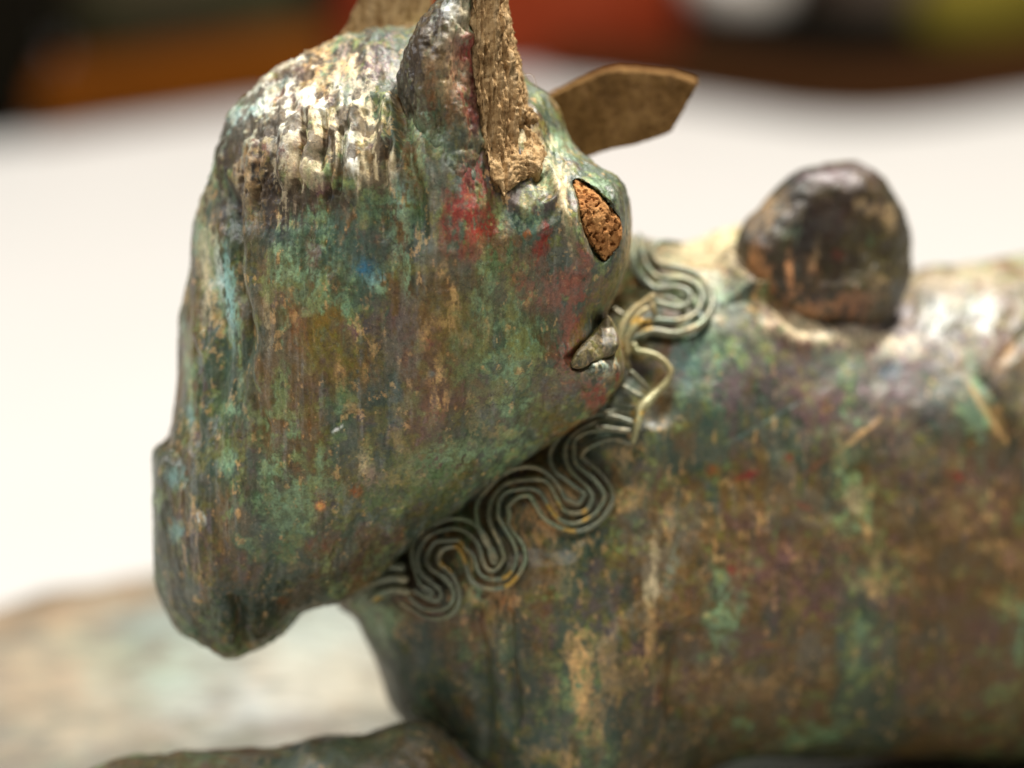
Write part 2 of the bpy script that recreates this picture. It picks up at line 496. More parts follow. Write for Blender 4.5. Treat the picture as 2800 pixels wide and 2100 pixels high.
def groove(px, py, pts, w, depth, ridge=False, sharp=1.0):
    """signed relief along a drawn line; depth tapers at both ends"""
    P = catmull(pts, 6, closed=False)
    best = np.full(len(px), 1e9); tt = np.zeros(len(px))
    lo = P.min(0) - 3 * w; hi = P.max(0) + 3 * w
    m = (px > lo[0]) & (px < hi[0]) & (py > lo[1]) & (py < hi[1])
    x, y = px[m], py[m]; b = best[m]; t_ = tt[m]
    for i in range(len(P) - 1):
        a = P[i]; ab = P[i + 1] - a; L = ab @ ab + 1e-9
        t = np.clip(((x - a[0]) * ab[0] + (y - a[1]) * ab[1]) / L, 0, 1)
        d = np.hypot(x - a[0] - t * ab[0], y - a[1] - t * ab[1])
        k = d < b
        b = np.where(k, d, b); t_ = np.where(k, (i + t) / (len(P) - 1), t_)
    out = np.zeros(len(px))
    taper = sstep(0, 0.15, t_) * sstep(0, 0.2, 1 - t_)
    out[m] = np.exp(-(b / w) ** 2 * sharp) * taper * depth
    return out

px, py = proj(V)
facing = sstep(-0.3, 0.3, -Nn[:, 1])
wob = fbm(V, 2.0, 3, 91) * 10
wpx, wpy = px + wob, py + wob * 0.7
D = np.zeros(len(V))
# rear edge strip: deep step that runs down the back of the head
D -= groove(wpx, wpy, [(612,470),(628,560),(640,680),(652,800),(668,930),(690,1060),(700,1200),(705,1330)], 26, 0.13)
D += groove(wpx, wpy, [(650,560),(668,700),(690,830),(705,980),(715,1120)], 26, 0.05)
D -= groove(wpx, wpy, [(545,700),(560,820),(575,950),(585,1080),(590,1200)], 16, 0.07)
D -= groove(wpx, wpy, [(500,930),(520,1040),(530,1150),(540,1260)], 14, 0.09)
D += groove(wpx, wpy, [(512,900),(545,1040),(565,1200)], 20, 0.05)
D -= groove(wpx, wpy, [(640,1620),(655,1700),(665,1785)], 18, 0.12)
D -= groove(wpx, wpy, [(560,1300),(600,1450),(640,1600)], 26, 0.06)
D -= groove(wpx, wpy, [(430,1180),(470,1240),(500,1330)], 26, 0.05)
# crest of short vertical flutes on the forehead
for i, (x0, y0, x1, y1, dp) in enumerate([(690,400,660,560,.07),(730,370,700,590,.07),(770,350,755,560,.06),(832,305,812,540,.12),(885,310,868,470,.10),(905,360,893,560,.07),
        (935,350,925,540,.10),(958,340,950,470,.06),(1000,300,990,420,.05),(1062,280,1048,520,.09),(1085,330,1075,480,.07)]):
    D -= groove(wpx, wpy, [(x0,y0),((x0+x1)/2+4,(y0+y1)/2),(x1,y1)], 9, dp)
for (x0, y0, x1, y1, dp) in [(805,310,785,520,.05),(860,300,842,500,.06),(975,280,965,500,.06),(712,380,680,600,.05)]:
    D += groove(wpx, wpy, [(x0,y0),((x0+x1)/2,(y0+y1)/2),(x1,y1)], 14, dp)
# brow shelf: forehead proud above, cheek sinks below
D += 0.10 * sstep(620, 470, wpy + 0.05 * (wpx - 700)) * sstep(1120, 1020, wpx)
# horn root fold and long cheek channels
D -= groove(wpx, wpy, [(1030,260),(1022,330),(1020,420),(1040,560),(1070,680)], 20, 0.10)
D -= groove(wpx, wpy, [(1100,240),(1098,330),(1120,440),(1150,560),(1180,700)], 18, 0.09)
D += groove(wpx, wpy, [(1060,250),(1062,380),(1090,520),(1120,640)], 22, 0.07)
D += groove(wpx, wpy, [(1140,330),(1165,480),(1190,620),(1200,740)], 20, 0.05)
D += groove(wpx, wpy, [(1220,300),(1235,470),(1250,640),(1240,760)], 60, 0.08)
D -= groove(wpx, wpy, [(1300,560),(1330,700),(1345,860),(1340,1000)], 45, 0.04)
D -= groove(wpx, wpy, [(860,640),(850,760),(845,880)], 30, 0.03)
# brow ridge beside the eye, lid rim, hollow above the muzzle
D += groove(px, py, [(1480,430),(1520,500),(1555,590),(1585,670),(1628,740)], 16, 0.07)
D += groove(px, py, [(1420,590),(1480,545),(1525,560)], 34, 0.08)
D -= groove(px, py, [(1500,620),(1540,700),(1590,780)], 40, 0.06)
D -= groove(px, py, [(1470,480),(1500,560)], 20, 0.05)
D -= groove(px, py, [(1560,1000),(1540,960),(1500,900),(1490,820)], 50, 0.05)
D -= groove(px, py, [(1572,985),(1600,1030),(1650,1040),(1690,1030)], 12, 0.03)
D += groove(px, py, [(1610,1000),(1650,1010),(1690,1000)], 26, 0.05)
# cheek: chipped step where the outer glaze has come away
D -= groove(wpx, wpy, [(905,1230),(890,1190),(920,1150),(960,1120),(990,1140)], 9, 0.03)
D -= groove(wpx, wpy, [(860,880),(870,960),(895,1060),(930,1130)], 7, 0.02)
D *= facing
# general unevenness
D += 0.030 * fbm(V, 1.0, 3, 11, (1.4, 1, 0.5)) + 0.011 * fbm(V, 2.6, 4, 12, (1.9, 1, 0.35)) + 0.005 * fbm(V, 9.0, 3, 16, (1.8, 1, 0.12))
fine = fbm(V, 7.0, 4, 13, (1.5, 1, 0.5))
D += 0.005 * fine
# pitted forehead and crest
pit = sstep(0.15, 0.7, fbm(V, 6.5, 4, 14, (1.3, 1, 0.6)))
crest_zone = sstep(620, 520, py) * sstep(1120, 1040, px)
dark_zone = np.exp(-(((px - 700) / 90) ** 2 + ((py - 480) / 110) ** 2))
D += 0.012 * crest_zone * fbm(V, 7.0, 3, 17, (2.6, 1, 0.12))
D -= pit * (0.008 * crest_zone + 0.035 * dark_zone)
D -= 0.13 * facing * sstep(648, 618, wpx - 0.06 * (wpy - 500)) * sstep(430, 560, py) * sstep(1250, 950, py)
# flake scars on the cheek
fl = fbm(V, 3.0, 5, 15, (1.7, 1, 0.5))
D -= 0.010 * sstep(0.35, 0.45, fl) * facing
Vh = V + Nn * D[:, None]
col = base_patina(Vh, 3)
head_blobs = [
 # x, y, rx, ry, ang, colour, strength, ragged
 (820,620,230,110,0,'dteal',.55,.8),(980,700,190,140,0,'teal',.6,.9),(1300,800,200,160,0,'brown',.4,.8),(1130,960,230,200,10,'brown',.55,.7),
 (760,900,140,300,-8,'brown',.35,.8),(1180,1260,260,90,-25,'green',.55,1.0),(1000,1330,300,110,-10,'olive',.35,.9),(700,1500,260,200,0,'dteal',.4,.9),
 (640,1690,190,110,0,'dteal',.75,.5),(470,1500,70,300,0,'dbrown',.55,.5),(900,1580,230,60,-25,'dbrown',.5,.6),
 (860,290,190,130,-30,'cream',.7,1.0),(760,300,110,150,30,'white',.55,1.1),(930,350,110,110,0,'cream',.7,1.0),(930,260,120,60,-20,'white',.6,1.0),(1010,180,120,70,-15,'purple',.6,.9),  # crest: cream and white powder, with its glossy highlights painted in too
 (890,170,70,60,-30,'tan',.7,.9),(985,330,40,160,0,'cream',.7,.9),(962,400,26,80,0,'white',.9,.7),
 (700,480,95,125,0,'black',.75,.9),(720,560,110,60,0,'black',.5,1.0),(790,560,60,60,0,'dbrown',.7,1.0),(660,430,60,60,0,'tan',.35,1.2),(690,500,60,80,0,'tan',.35,1.5),(760,640,50,50,0,'dteal',.6,.8),
 (880,520,60,60,0,'purple',.5,1.0),(830,470,60,70,0,'cream',.5,1.2),(905,540,10,9,20,'blue',1,.4),
 (640,330,60,80,30,'sky',.45,1.2),(560,590,34,60,10,'tan',.5,1.2),(548,640,26,60,0,'pale',.6,.9),(600,800,34,170,-7,'pale',.45,.9),(575,660,20,70,0,'cream',.6,1.0),(606,760,12,90,-7,'white',.6,.9),(628,880,9,70,-5,'white',.45,.9),(575,700,16,60,0,'green',.5,.9),  # rear strip: white and sky streaks paint its bright reflections among the stains
 (566,790,14,110,-6,'cream',.8,.8),(590,850,26,90,-8,'tan',.8,.9),(625,800,16,110,-5,'sky',.8,.9),(632,900,20,70,-4,'sky',.6,.9),(620,980,20,60,-4,'teal',.7,.9),
 (655,960,10,150,-3,'pale',.5,.9),(512,1000,12,110,-4,'pale',.6,.8),(522,1130,12,70,-4,'sky',.6,.8),(680,1130,26,180,-2,'grey',.4,.8),
 (636,1118,24,22,0,'pale',.85,.7),(620,1262,28,36,0,'pale',.7,.7),(552,1418,14,22,-20,'white',.9,.4),(486,1460,26,34,-20,'sky',.55,.8),(480,1300,24,30,0,'sky',.5,.9),
 (645,1150,60,60,0,'green',.3,1.0),(1000,800,60,80,0,'teal',.6,.9),
 (1010,748,46,26,30,'blue',.6,1.0),(1030,770,34,26,20,'sky',.8,.8),(1040,790,30,16,30,'pale',.9,.8),(995,735,20,12,0,'blue',.8,.6),
 (1110,620,30,150,0,'pale',.55,.9),(1150,600,16,120,2,'green',.6,.9),(1115,740,10,60,0,'pale',.8,.8),(1170,300,40,90,0,'tan',.4,1.1),
 (1130,430,50,90,5,'rust',.35,1.0),(1200,350,40,90,0,'green',.5,1.0),(1100,520,26,60,0,'sky',.4,1.0),(1065,470,24,50,0,'cream',.6,1.0),
 (1300,600,78,92,5,'red',.9,.9),(1270,520,32,130,6,'red',.85,.7),(1340,640,46,50,0,'red',.7,.8),(1300,690,50,40,0,'rose',.7,.9),(1270,300,24,160,2,'red',.85,.6),(1285,440,20,80,2,'maroon',.8,.8),
 (1345,700,40,90,0,'green',.55,.9),(1380,640,22,60,0,'green',.6,.9),(1420,600,46,40,0,'dteal',.9,.7),(1465,620,40,60,10,'teal',.8,.7),(1440,580,40,20,-30,'pale',.9,.9),(1480,560,30,40,20,'pale',.5,.9),
 (1494,630,18,50,10,'red',.8,.7),(1475,690,20,36,35,'red',.7,.8),(1440,640,12,14,0,'rust',.9,.6),(1415,660,12,12,0,'rust',.7,.6),
 (1520,480,40,80,-25,'cream',.85,.8),(1548,590,14,110,-12,'cream',.9,.7),(1592,690,12,60,-35,'rose',.8,.7),(1560,640,18,60,-20,'green',.6,.9),(1600,740,14,40,-30,'rose',.6,.9),
 (1490,500,26,60,-20,'pale',.5,1.0),(1450,390,80,40,40,'cream',.75,.9),(1540,380,50,40,40,'pale',.5,1.0),
 (1700,620,36,150,2,'grey',.7,.7),(1700,560,30,90,-10,'dbrown',.55,1.1),(1712,700,16,110,8,'tan',.5,1.4),(1680,760,16,80,20,'olive',.7,1.1),
 (1500,800,110,60,20,'rose',.55,1.0),(1570,790,60,50,0,'rose',.5,1.0),(1560,900,40,120,0,'rose',.7,.8),(1545,980,40,60,20,'rose',.6,.9),(1590,860,20,60,10,'red',.5,1.0),(1610,850,20,80,25,'olive',.8,.9),
 (1520,1060,120,50,0,'grey',.6,.9),(1655,1010,46,40,0,'cream',.5,1.3),(1650,1000,40,30,0,'sky',.45,1.2),(1620,1090,34,50,-20,'rose',.95,.8),(1648,1090,22,50,-10,'red',.9,.9),(1690,1040,10,30,0,'red',.9,.7),
 (1600,960,40,30,-40,'olive',.6,.9),(1560,1180,50,22,-30,'rust',.8,1.0),(1530,1150,90,40,-25,'olive',.4,1.0),
 (900,900,50,60,0,'olive',.8,.6),(905,880,40,50,0,'rust',.35,1.0),(965,910,40,36,0,'purple',.8,.8),(1070,870,60,50,0,'purple',.6,.9),(1090,960,60,140,0,'grey',.7,.8),
 (945,985,70,80,0,'olive',.5,.9),(932,1040,13,50,-5,'tan',.9,.9),(936,1080,14,34,0,'green',.8,.7),(960,1120,26,30,-40,'tan',.95,.8),(942,1140,16,12,0,'tan',1,.5),(921,1174,24,8,-35,'white',1,.4),(922,1192,28,20,-20,'green',.9,.5),
 (1000,1020,12,40,-4,'tan',.7,1.1),(1022,960,10,50,-4,'tan',.5,1.1),(1000,1010,40,60,0,'rust',.25,1.0),
 (1210,740,18,30,10,'tan',.9,1.0),(1240,800,12,60,-4,'tan',.9,1.1),(1215,880,34,22,15,'tan',.8,1.1),(1236,850,20,60,0,'tan',.75,1.4),(1275,925,22,28,-20,'tan',1,.5),(1277,934,10,11,0,'grey',1,.3),(1330,900,9,50,0,'tan',.7,.9),
 (1160,920,18,40,0,'tan',.75,1.3),(1175,940,22,20,0,'rose',.6,1.1),(1200,1000,16,40,-8,'tan',.85,1.0),(1190,1028,30,36,0,'tan',.85,1.2),(1182,1022,14,14,0,'grey',.9,.5),
 (1115,1050,18,24,0,'tan',.8,1.2),(1198,1100,9,40,-8,'tan',1,.7),(1220,1100,18,44,0,'tan',.85,1.2),(1178,1090,9,30,0,'tan',.8,1.2),(1200,1140,40,30,0,'rose',.5,1.0),
 (1130,1170,16,30,10,'tan',.8,1.3),(1060,1180,40,40,0,'tan',.35,1.6),(1080,1220,40,26,30,'tan',.45,1.5),(1000,1220,50,40,0,'tan',.3,1.7),(1300,1120,40,60,0,'tan',.25,1.6),
 (1240,900,60,120,0,'olive',.3,1.1),(1290,1010,60,80,0,'green',.55,1.1),(1420,1000,60,120,0,'olive',.4,1.2),(1370,1180,60,30,0,'tan',.45,1.4),(1380,1230,80,24,-20,'pale',.5,1.2),
 (1220,1250,70,40,-15,'pale',.45,1.2),(1180,1290,50,40,-20,'green',.8,1.1),(1000,1280,26,40,-20,'cream',.75,1.1),(1015,1300,24,30,0,'purple',.6,1.1),
 (970,1345,24,26,0,'rust',.95,.6),(965,1365,16,24,0,'tan',.6,1.0),(876,1383,17,15,0,'copper',1,.4),(1030,1370,50,26,-10,'green',.6,1.1),(1080,1310,60,30,-20,'tan',.35,1.6),
 (900,1340,60,40,0,'pale',.4,1.1),(790,1560,60,26,-10,'tan',.35,1.6),(860,1500,60,30,0,'rust',.3,1.4),(770,1640,16,18,0,'rust',.5,.7),(790,1500,50,40,0,'green',.4,1.1),
 (770,1090,30,24,0,'green',.3,1.0),(730,870,10,60,-5,'cream',.4,1.1),(800,880,20,70,-20,'rust',.3,1.2),(860,690,20,40,0,'red',.25,1.2),
 (900,1470,80,30,-15,'rose',.3,1.2),(1120,1420,70,30,-30,'dbrown',.5,.8),
]
col = blobs(Vh, col, head_blobs, 60)
# wear and grime that sits in pits
g = sstep(0.2, 0.8, pit * (crest_zone + dark_zone))[:, None] * 0.75
col = col * (1 - g) + np.array(C_['dbrown']) * g
cav_m = (sstep(0.02, 0.06, sdf2(np.arange(-1, 1.5, .02), np.arange(0, 3, .02), eye_poly, 0)[
    np.clip(((Vh[:, 0] + 1) / .02).astype(int), 0, 124), np.clip((Vh[:, 2] / .02).astype(int), 0, 149)]) * (Vh[:, 1] < 1.5))[:, None]
col = col * (1 - cav_m) + np.array(C_['rust']) * cav_m
rough = 0.46 - 0.14 * sstep(680, 620, px) * sstep(500, 600, py) + 0.14 * fbm(Vh, 1.6, 3, 30) + 0.24 * crest_zone + 0.15 * crest_zone * sstep(-.2, .6, fine)
head = make_obj("head", Vh, Q, M_PAT, fig, vivid(col, 1.34, 1.30) * 1.16, np.clip(rough, 0.2, 0.9))

# front-surface height field for a solid, used to seat parts on it
def front_map(Vv, xs_, zs_):
    ix = np.clip(((Vv[:, 0] - xs_[0]) / (xs_[1] - xs_[0])).round().astype(int), 0, len(xs_) - 1)
    iz = np.clip(((Vv[:, 2] - zs_[0]) / (zs_[1] - zs_[0])).round().astype(int), 0, len(zs_) - 1)
    A = np.full((len(xs_), len(zs_)), 99.0)
    np.minimum.at(A, (ix, iz), Vv[:, 1])
    return A
fx = np.arange(-4, 8, 0.06); fz = np.arange(-6, 4.5, 0.06)
FM_head = front_map(Vh, fx, fz)
def front_y(FM, x, z):
    i = int(round((x - fx[0]) / 0.06)); j = int(round((z - fz[0]) / 0.06))
    w = FM[max(i - 1, 0):i + 2, max(j - 1, 0):j + 2]
    return float(w.min()) if w.size else 99.0

def lump(name, poly, Rr, T, yc, mat, parent, vox=0.03, soft=1, disp=None, colf=None, rough=0.5, sub=False, extra=None, ypad=0.3, rel=1):
    pc = yc(poly[:, 0], poly[:, 1]) if callable(yc) else np.full(len(poly), yc)
    poly = poly * (1 + np.clip(pc, -3, 9) / DCAM)[:, None]
    lo = poly.min(0) - 0.2; hi = poly.max(0) + 0.2
    xs = np.arange(lo[0], hi[0], vox); zs = np.arange(lo[1], hi[1], vox)
    X, Z = np.meshgrid(xs, zs, indexing='ij')
    yy = yc(X, Z) if callable(yc) else np.full(X.shape, yc)
    f = (lambda X, Z: yy)
    ys = np.arange(yy.min() - T - ypad, yy.max() + T + ypad, vox)
    F = inflate(xs, ys, zs, poly, Rr, T, f, soft=soft)
    if extra: F = extra(F, xs, ys, zs)
    V, Q = surface_nets(F, xs, ys, zs)
    V = relax(V, Q, rel, 0.5)
    if sub: V, Q = subdivide(V, Q); V = relax(V, Q, 1, 0.4)
    Nv = normals(V, Q)
    if disp: V = V + Nv * disp(V, Nv)[:, None]
    c = vivid(colf(V)) if colf else None
    return make_obj(name, V, Q, mat, parent, c, rough if c is not None else None), V

# ---- broken horn: bronze shell with the fibrous core bared on its right
shell_px = [(1092,300),(1088,215),(1098,160),(1112,120),(1138,70),(1165,30),(1195,-10),(1215,-60),(1320,-70),(1316,20),(1312,120),(1320,230),(1335,340),(1345,440),(1352,520),(1362,575),(1330,640),(1250,660),(1170,560),(1120,430)]
def shell_disp(V, N):
    x, y = proj(V)
    d = 0.04 * fbm(V, 2.5, 4, 71, (1.6, 1, 0.5)) + 0.012 * fbm(V, 8, 3, 72)
    d -= groove(x, y, [(1190,40),(1180,150),(1185,270),(1200,400)], 16, 0.06)
    d += groove(x, y, [(1285,80),(1290,200),(1300,330),(1310,450)], 14, 0.05)
    d += groove(x, y, [(1215,60),(1235,85),(1260,70)], 12, 0.03) + groove(x, y, [(1250,110),(1285,95),(1300,130)], 14, 0.05)
    return d
shell_blobs = [(1190,150,110,230,0,'brown',.95,.4),(1190,330,80,80,0,'brown',.5,.8),(1150,120,70,160,10,'dbrown',.6,.7),(1200,60,60,90,0,'dbrown',.6,.9),(1150,170,50,90,10,'dbrown',.85,.8),(1120,260,30,60,0,'black',.6,.9),(1270,40,50,70,0,'cream',.8,1.0),(1240,100,40,50,0,'cream',.6,1.2),(1225,30,20,40,0,'white',.8,1.0),
 (1300,50,16,34,0,'rust',.9,.7),(1290,120,30,40,0,'red',.9,.7),(1250,130,30,40,0,'rose',.6,.9),(1275,230,34,120,0,'red',.8,.8),(1210,220,50,90,0,'tan',.5,1.0),(1230,300,24,60,0,'rust',.6,1.0),(1175,300,30,50,0,'maroon',.5,1.0),
 (1180,260,16,60,0,'rust',.5,1.0),(1300,300,20,150,3,'maroon',.85,.7),(1330,480,18,110,5,'grey',.6,.7),(1150,370,30,50,0,'green',.6,.9),(1210,400,30,60,0,'pale',.45,1.1),(1250,400,30,90,0,'olive',.6,.9),(1180,470,30,60,0,'tan',.4,1.1),
 (1275,470,30,130,4,'red',.6,.9),(1300,570,50,60,0,'red',.6,.9),(1240,560,30,50,0,'teal',.5,.9),(1200,560,30,60,0,'green',.5,.9),(1335,400,10,150,4,'tan',.5,.8)]
def yc_shell(X, Z): return head_front(X, np.minimum(Z, 2.3)) + 0.54 - 0.14 * sstep(1.5, 2.4, Z) + 0.30 * sstep(-0.75, -1.15, X) * sstep(3.2, 2.2, Z) + 0.20 * sstep(1.9, 1.4, Z)
lump("horn", catmull(q(shell_px), 3), 0.42, 0.52, yc_shell, M_PAT, fig, 0.026, 1, shell_disp, lambda V: blobs(V, base_patina(V, 8), shell_blobs, 66), 0.42, sub=True)
core_px = [(1276,-60),(1386,-60),(1390,0),(1398,50),(1412,110),(1425,180),(1440,250),(1446,290),(1462,296),(1478,330),(1480,352),(1496,372),(1499,410),(1494,450),(1480,492),(1455,518),(1425,535),(1398,560),(1370,566),(1352,540),(1322,470),(1302,360),(1288,240),(1280,100)]
def core_disp(V, N):
    x, y = proj(V)
    fib = fbm(V, 5.0, 3, 81, (4.2, 2.5, 0.18))
    gr = fbm(V, 14.0, 3, 82)
    up = sstep(470, 390, y + 0.4 * (x - 1400))
    d = up * (-0.050 * sstep(0.0, 0.6, np.abs(fib)) + 0.012 * gr - 0.05 * sstep(0.5, 0.8, fbm(V, 5, 3, 84, (2.2, 1, 0.5))))
    d += (1 - up) * (0.05 * np.floor(2.5 * fbm(V, 2.2, 3, 83)) / 2.5 + 0.010 * gr)
    d -= groove(x, y, [(1378,420),(1385,480),(1395,540)], 8, 0.07)
    d -= groove(x, y, [(1440,330),(1435,380),(1430,430)], 9, 0.07) + groove(x, y, [(1400,170),(1408,260),(1404,330)], 8, 0.06)
    d -= groove(x, y, [(1430,310),(1465,345),(1490,365)], 9, 0.06)
    return d
def yc_core(X, Z): return head_front(X, np.minimum(Z, 2.45)) + 0.50 - 0.10 - 0.03 * sstep(2.0, 2.6, Z)
co, _ = lump("horn_core", catmull(q(core_px), 2), 0.10, 0.50, yc_core, M_CORE, fig, 0.024, 0, core_disp, None, sub=True, rel=1)
co["label"] = "tan fibrous core bared along the broken horn"

# ---- eye core
def eye_disp(V, N):
    n1 = fbm(V, 9.0, 3, 85); n2 = fbm(V, 26.0, 2, 86)
    return 0.012 * n1 - 0.040 * sstep(0.35, 0.6, n2) - 0.012 * sstep(0.3, 0.7, n1)
ep = catmull(q([((x - 1632) * 1.20 + 1632, (y - 612) * 1.05 + 612) for x, y in eye_px]), 3)
eyeo, _ = lump("eye", ep, 0.05, 0.40, lambda X, Z: head_front(np.clip(X, 0.5, 1.02), Z) + 0.40 + 0.045, M_CLAY, head, 0.018, 0, eye_disp, None, sub=True)
eyeo["label"] = "porous orange brown filling in the almond eye socket"

# ---- flap of metal over the mouth corner
flap_px = mouth_px
lump("mouth_flap", catmull(q([((x - 1620) * 1.12 + 1620, (y - 935) * 1.10 + 935) for x, y in flap_px]), 3), 0.03, 0.12, lambda X, Z: head_front(np.clip(X, 0.4, 0.90), Z) + 0.12 + 0.02, M_PAT, head, 0.018, 0,
     lambda V, N: 0.008 * fbm(V, 6, 3, 87), lambda V: blobs(V, base_patina(V, 9, 0.5), [(1610,930,90,80,0,'olive',.85,.7),(1600,950,40,40,0,'tan',.35,1.0),(1650,930,26,40,-30,'black',.95,.8),(1600,930,30,40,-40,'cream',.5,1.1),(1662,890,8,40,0,'cream',.6,.5)], 67), 0.55, sub=True)

# ---- slabs of bare core: far ear tab and the stub behind the horn
def slab(name, poly_px, y0, ext, mat, parent, label, bev=0.03):
    P = q(poly_px) * (1 + y0 / DCAM); n = len(P)
    A = np.column_stack([P[:, 0], np.full(n, y0), P[:, 1]])
    B = A + np.array(ext)
    cen = A.mean(0)
    A2 = cen + (A - cen) * (1 - bev) ; B2 = B.mean(0) + (B - B.mean(0)) * (1 - bev)
    e = np.array(ext); L = np.linalg.norm(e); u = e / L * 0.03
    V = np.concatenate([A2, A + u, B - u, B2])
    Qd = []
    for r in range(3):
        for i in range(n):
            j = (i + 1) % n
            Qd.append((r * n + i, r * n + j, (r + 1) * n + j, (r + 1) * n + i))
    F_ = [list(f) for f in Qd] + [list(range(n))[::-1], list(range(3 * n, 4 * n))]
    o = make_obj(name, V, F_, mat, parent, smooth=False)
    import bmesh
    bm = bmesh.new(); bm.from_mesh(o.data)
    bmesh.ops.recalc_face_normals(bm, faces=bm.faces)
    bmesh.ops.triangulate(bm, faces=[f for f in bm.faces if len(f.verts) > 4])
    bmesh.ops.subdivide_edges(bm, edges=bm.edges, cuts=2, use_grid_fill=True)
    rn = random.Random(5)
    for v in bm.verts: v.co += Vector((rn.uniform(-1, 1), rn.uniform(-1, 1), rn.uniform(-1, 1))) * 0.00006
    bm.to_mesh(o.data); bm.free()
    o["label"] = label
    return o
slab("ear", [(1470,282),(1515,258),(1560,236),(1605,216),(1650,198),(1690,192),(1760,196),(1835,204),(1905,226),(1908,236),(1890,268),(1862,318),(1836,360),(1790,380),(1740,396),(1690,405),(1640,418),(1600,432),(1540,420),(1480,360)],
     1.55, (0.02, 0.42, 0.075), M_TAB, fig, "flat angular brown ear tab behind the eye")
slab("ear_stub", [(915,150),(930,100),(950,72),(962,40),(978,10),(990,-40),(1180,-50),(1180,120),(1080,180)],
     1.25, (0.0, 0.5, 0.08), M_CORE, fig, "tan broken ear stub on the top of the head")

# ================================================================ BODY
body_px = [(1640,760),(1700,690),(1735,640),(1775,640),(1840,648),(1900,640),(1950,628),(2010,604),(2060,580),(2110,572),(2170,640),(2240,720),(2320,775),(2400,785),(2480,765),(2540,742),(2600,728),(2700,715),
 (2800,700),(3000,690),(3200,720),(3380,820),(3480,1000),(3520,1300),(3500,1700),(3450,1940),(3300,2040),(2900,2082),(2500,2080),(2200,2080),(2000,2090),(1920,2130),(1870,2250),(1830,2500),(1300,2520),(1240,2250),
 (1190,2080),(1130,1990),(1080,1940),(1058,1880),(1040,1820),(1010,1770),(995,1720),(975,1680),(930,1650),(925,1600),(970,1500),(1100,1380),(1300,1150),(1500,900)]
bp = catmull(q(body_px), 2)

VB = 0.045
xs = np.arange(-1.95, 8.0, VB); zs = np.arange(-5.5, 1.85, VB); ys = np.arange(-0.4, 7.8, VB)
def yc_body(X, Z):
    return 2.75 + 0.42 * np.clip(X - 0.6, -0.6, 7.5) + 0.22 * np.clip(-Z - 1, 0, 3) * sstep(1.5, -0.5, X) - 0.0
bp = bp * (1 + yc_body(bp[:, 0], bp[:, 1]) / DCAM)[:, None]
F = inflate(xs, ys, zs, bp, 1.9, 2.05, yc_body, soft=3)
V, Q = surface_nets(F, xs, ys, zs); V = relax(V, Q, 3, 0.5)
V, Q = subdivide(V, Q); V = relax(V, Q, 1, 0.5)
Nn = normals(V, Q)
px, py = proj(V)
wob = fbm(V, 1.6, 3, 191) * 12
wx, wy = px + wob, py + wob
facing = sstep(-0.3, 0.3, -Nn[:, 1])
D = 0.05 * fbm(V, 0.7, 3, 111) + 0.012 * fbm(V, 2.4, 4, 112) + 0.005 * fbm(V, 6, 3, 113)
D -= facing * (groove(wx, wy, [(1290,1640),(1300,1750),(1310,1900),(1330,2080)], 22, 0.10) + groove(wx, wy, [(1380,1650),(1390,1800),(1400,2000)], 18, 0.07)
     + groove(wx, wy, [(1700,960),(1760,1060),(1780,1180)], 40, 0.10)
     + groove(wx, wy, [(2640,1000),(2740,1130),(2800,1260),(2860,1400)], 16, 0.05) + groove(wx, wy, [(2740,1010),(2780,920),(2820,880)], 14, 0.05)
     + groove(wx, wy, [(1860,1700),(1900,1850),(1880,2000)], 60, 0.16))
D += facing * (groove(wx, wy, [(2080,880),(2200,940),(2330,930),(2450,850)], 22, 0.07) + groove(wx, wy, [(1930,640),(2000,700),(2060,790)], 30, 0.06)
     + groove(wx, wy, [(1480,1500),(1560,1750),(1600,2000)], 110, 0.10) + groove(wx, wy, [(1340,1650),(1350,1850),(1365,2060)], 22, 0.05))
for i in range(9):      # little raised hair marks beside the knob and along the back
    x0 = 2440 + i * 46; y0 = 850 - 12 * (i % 3)
    D += facing * groove(wx, wy, [(x0, y0 + 70), (x0 + 20, y0 + 20), (x0 + 34, y0 - 40)], 13, 0.035)
for i in range(7):
    x0 = 1960 + i * 24
    D += facing * groove(wx, wy, [(x0, 830 - i * 8), (x0 + 40, 800 - i * 10), (x0 + 80, 790 - i * 8)], 9, 0.035)
Vb = V + Nn * D[:, None]
col = base_patina(Vb, 23, 0.10)
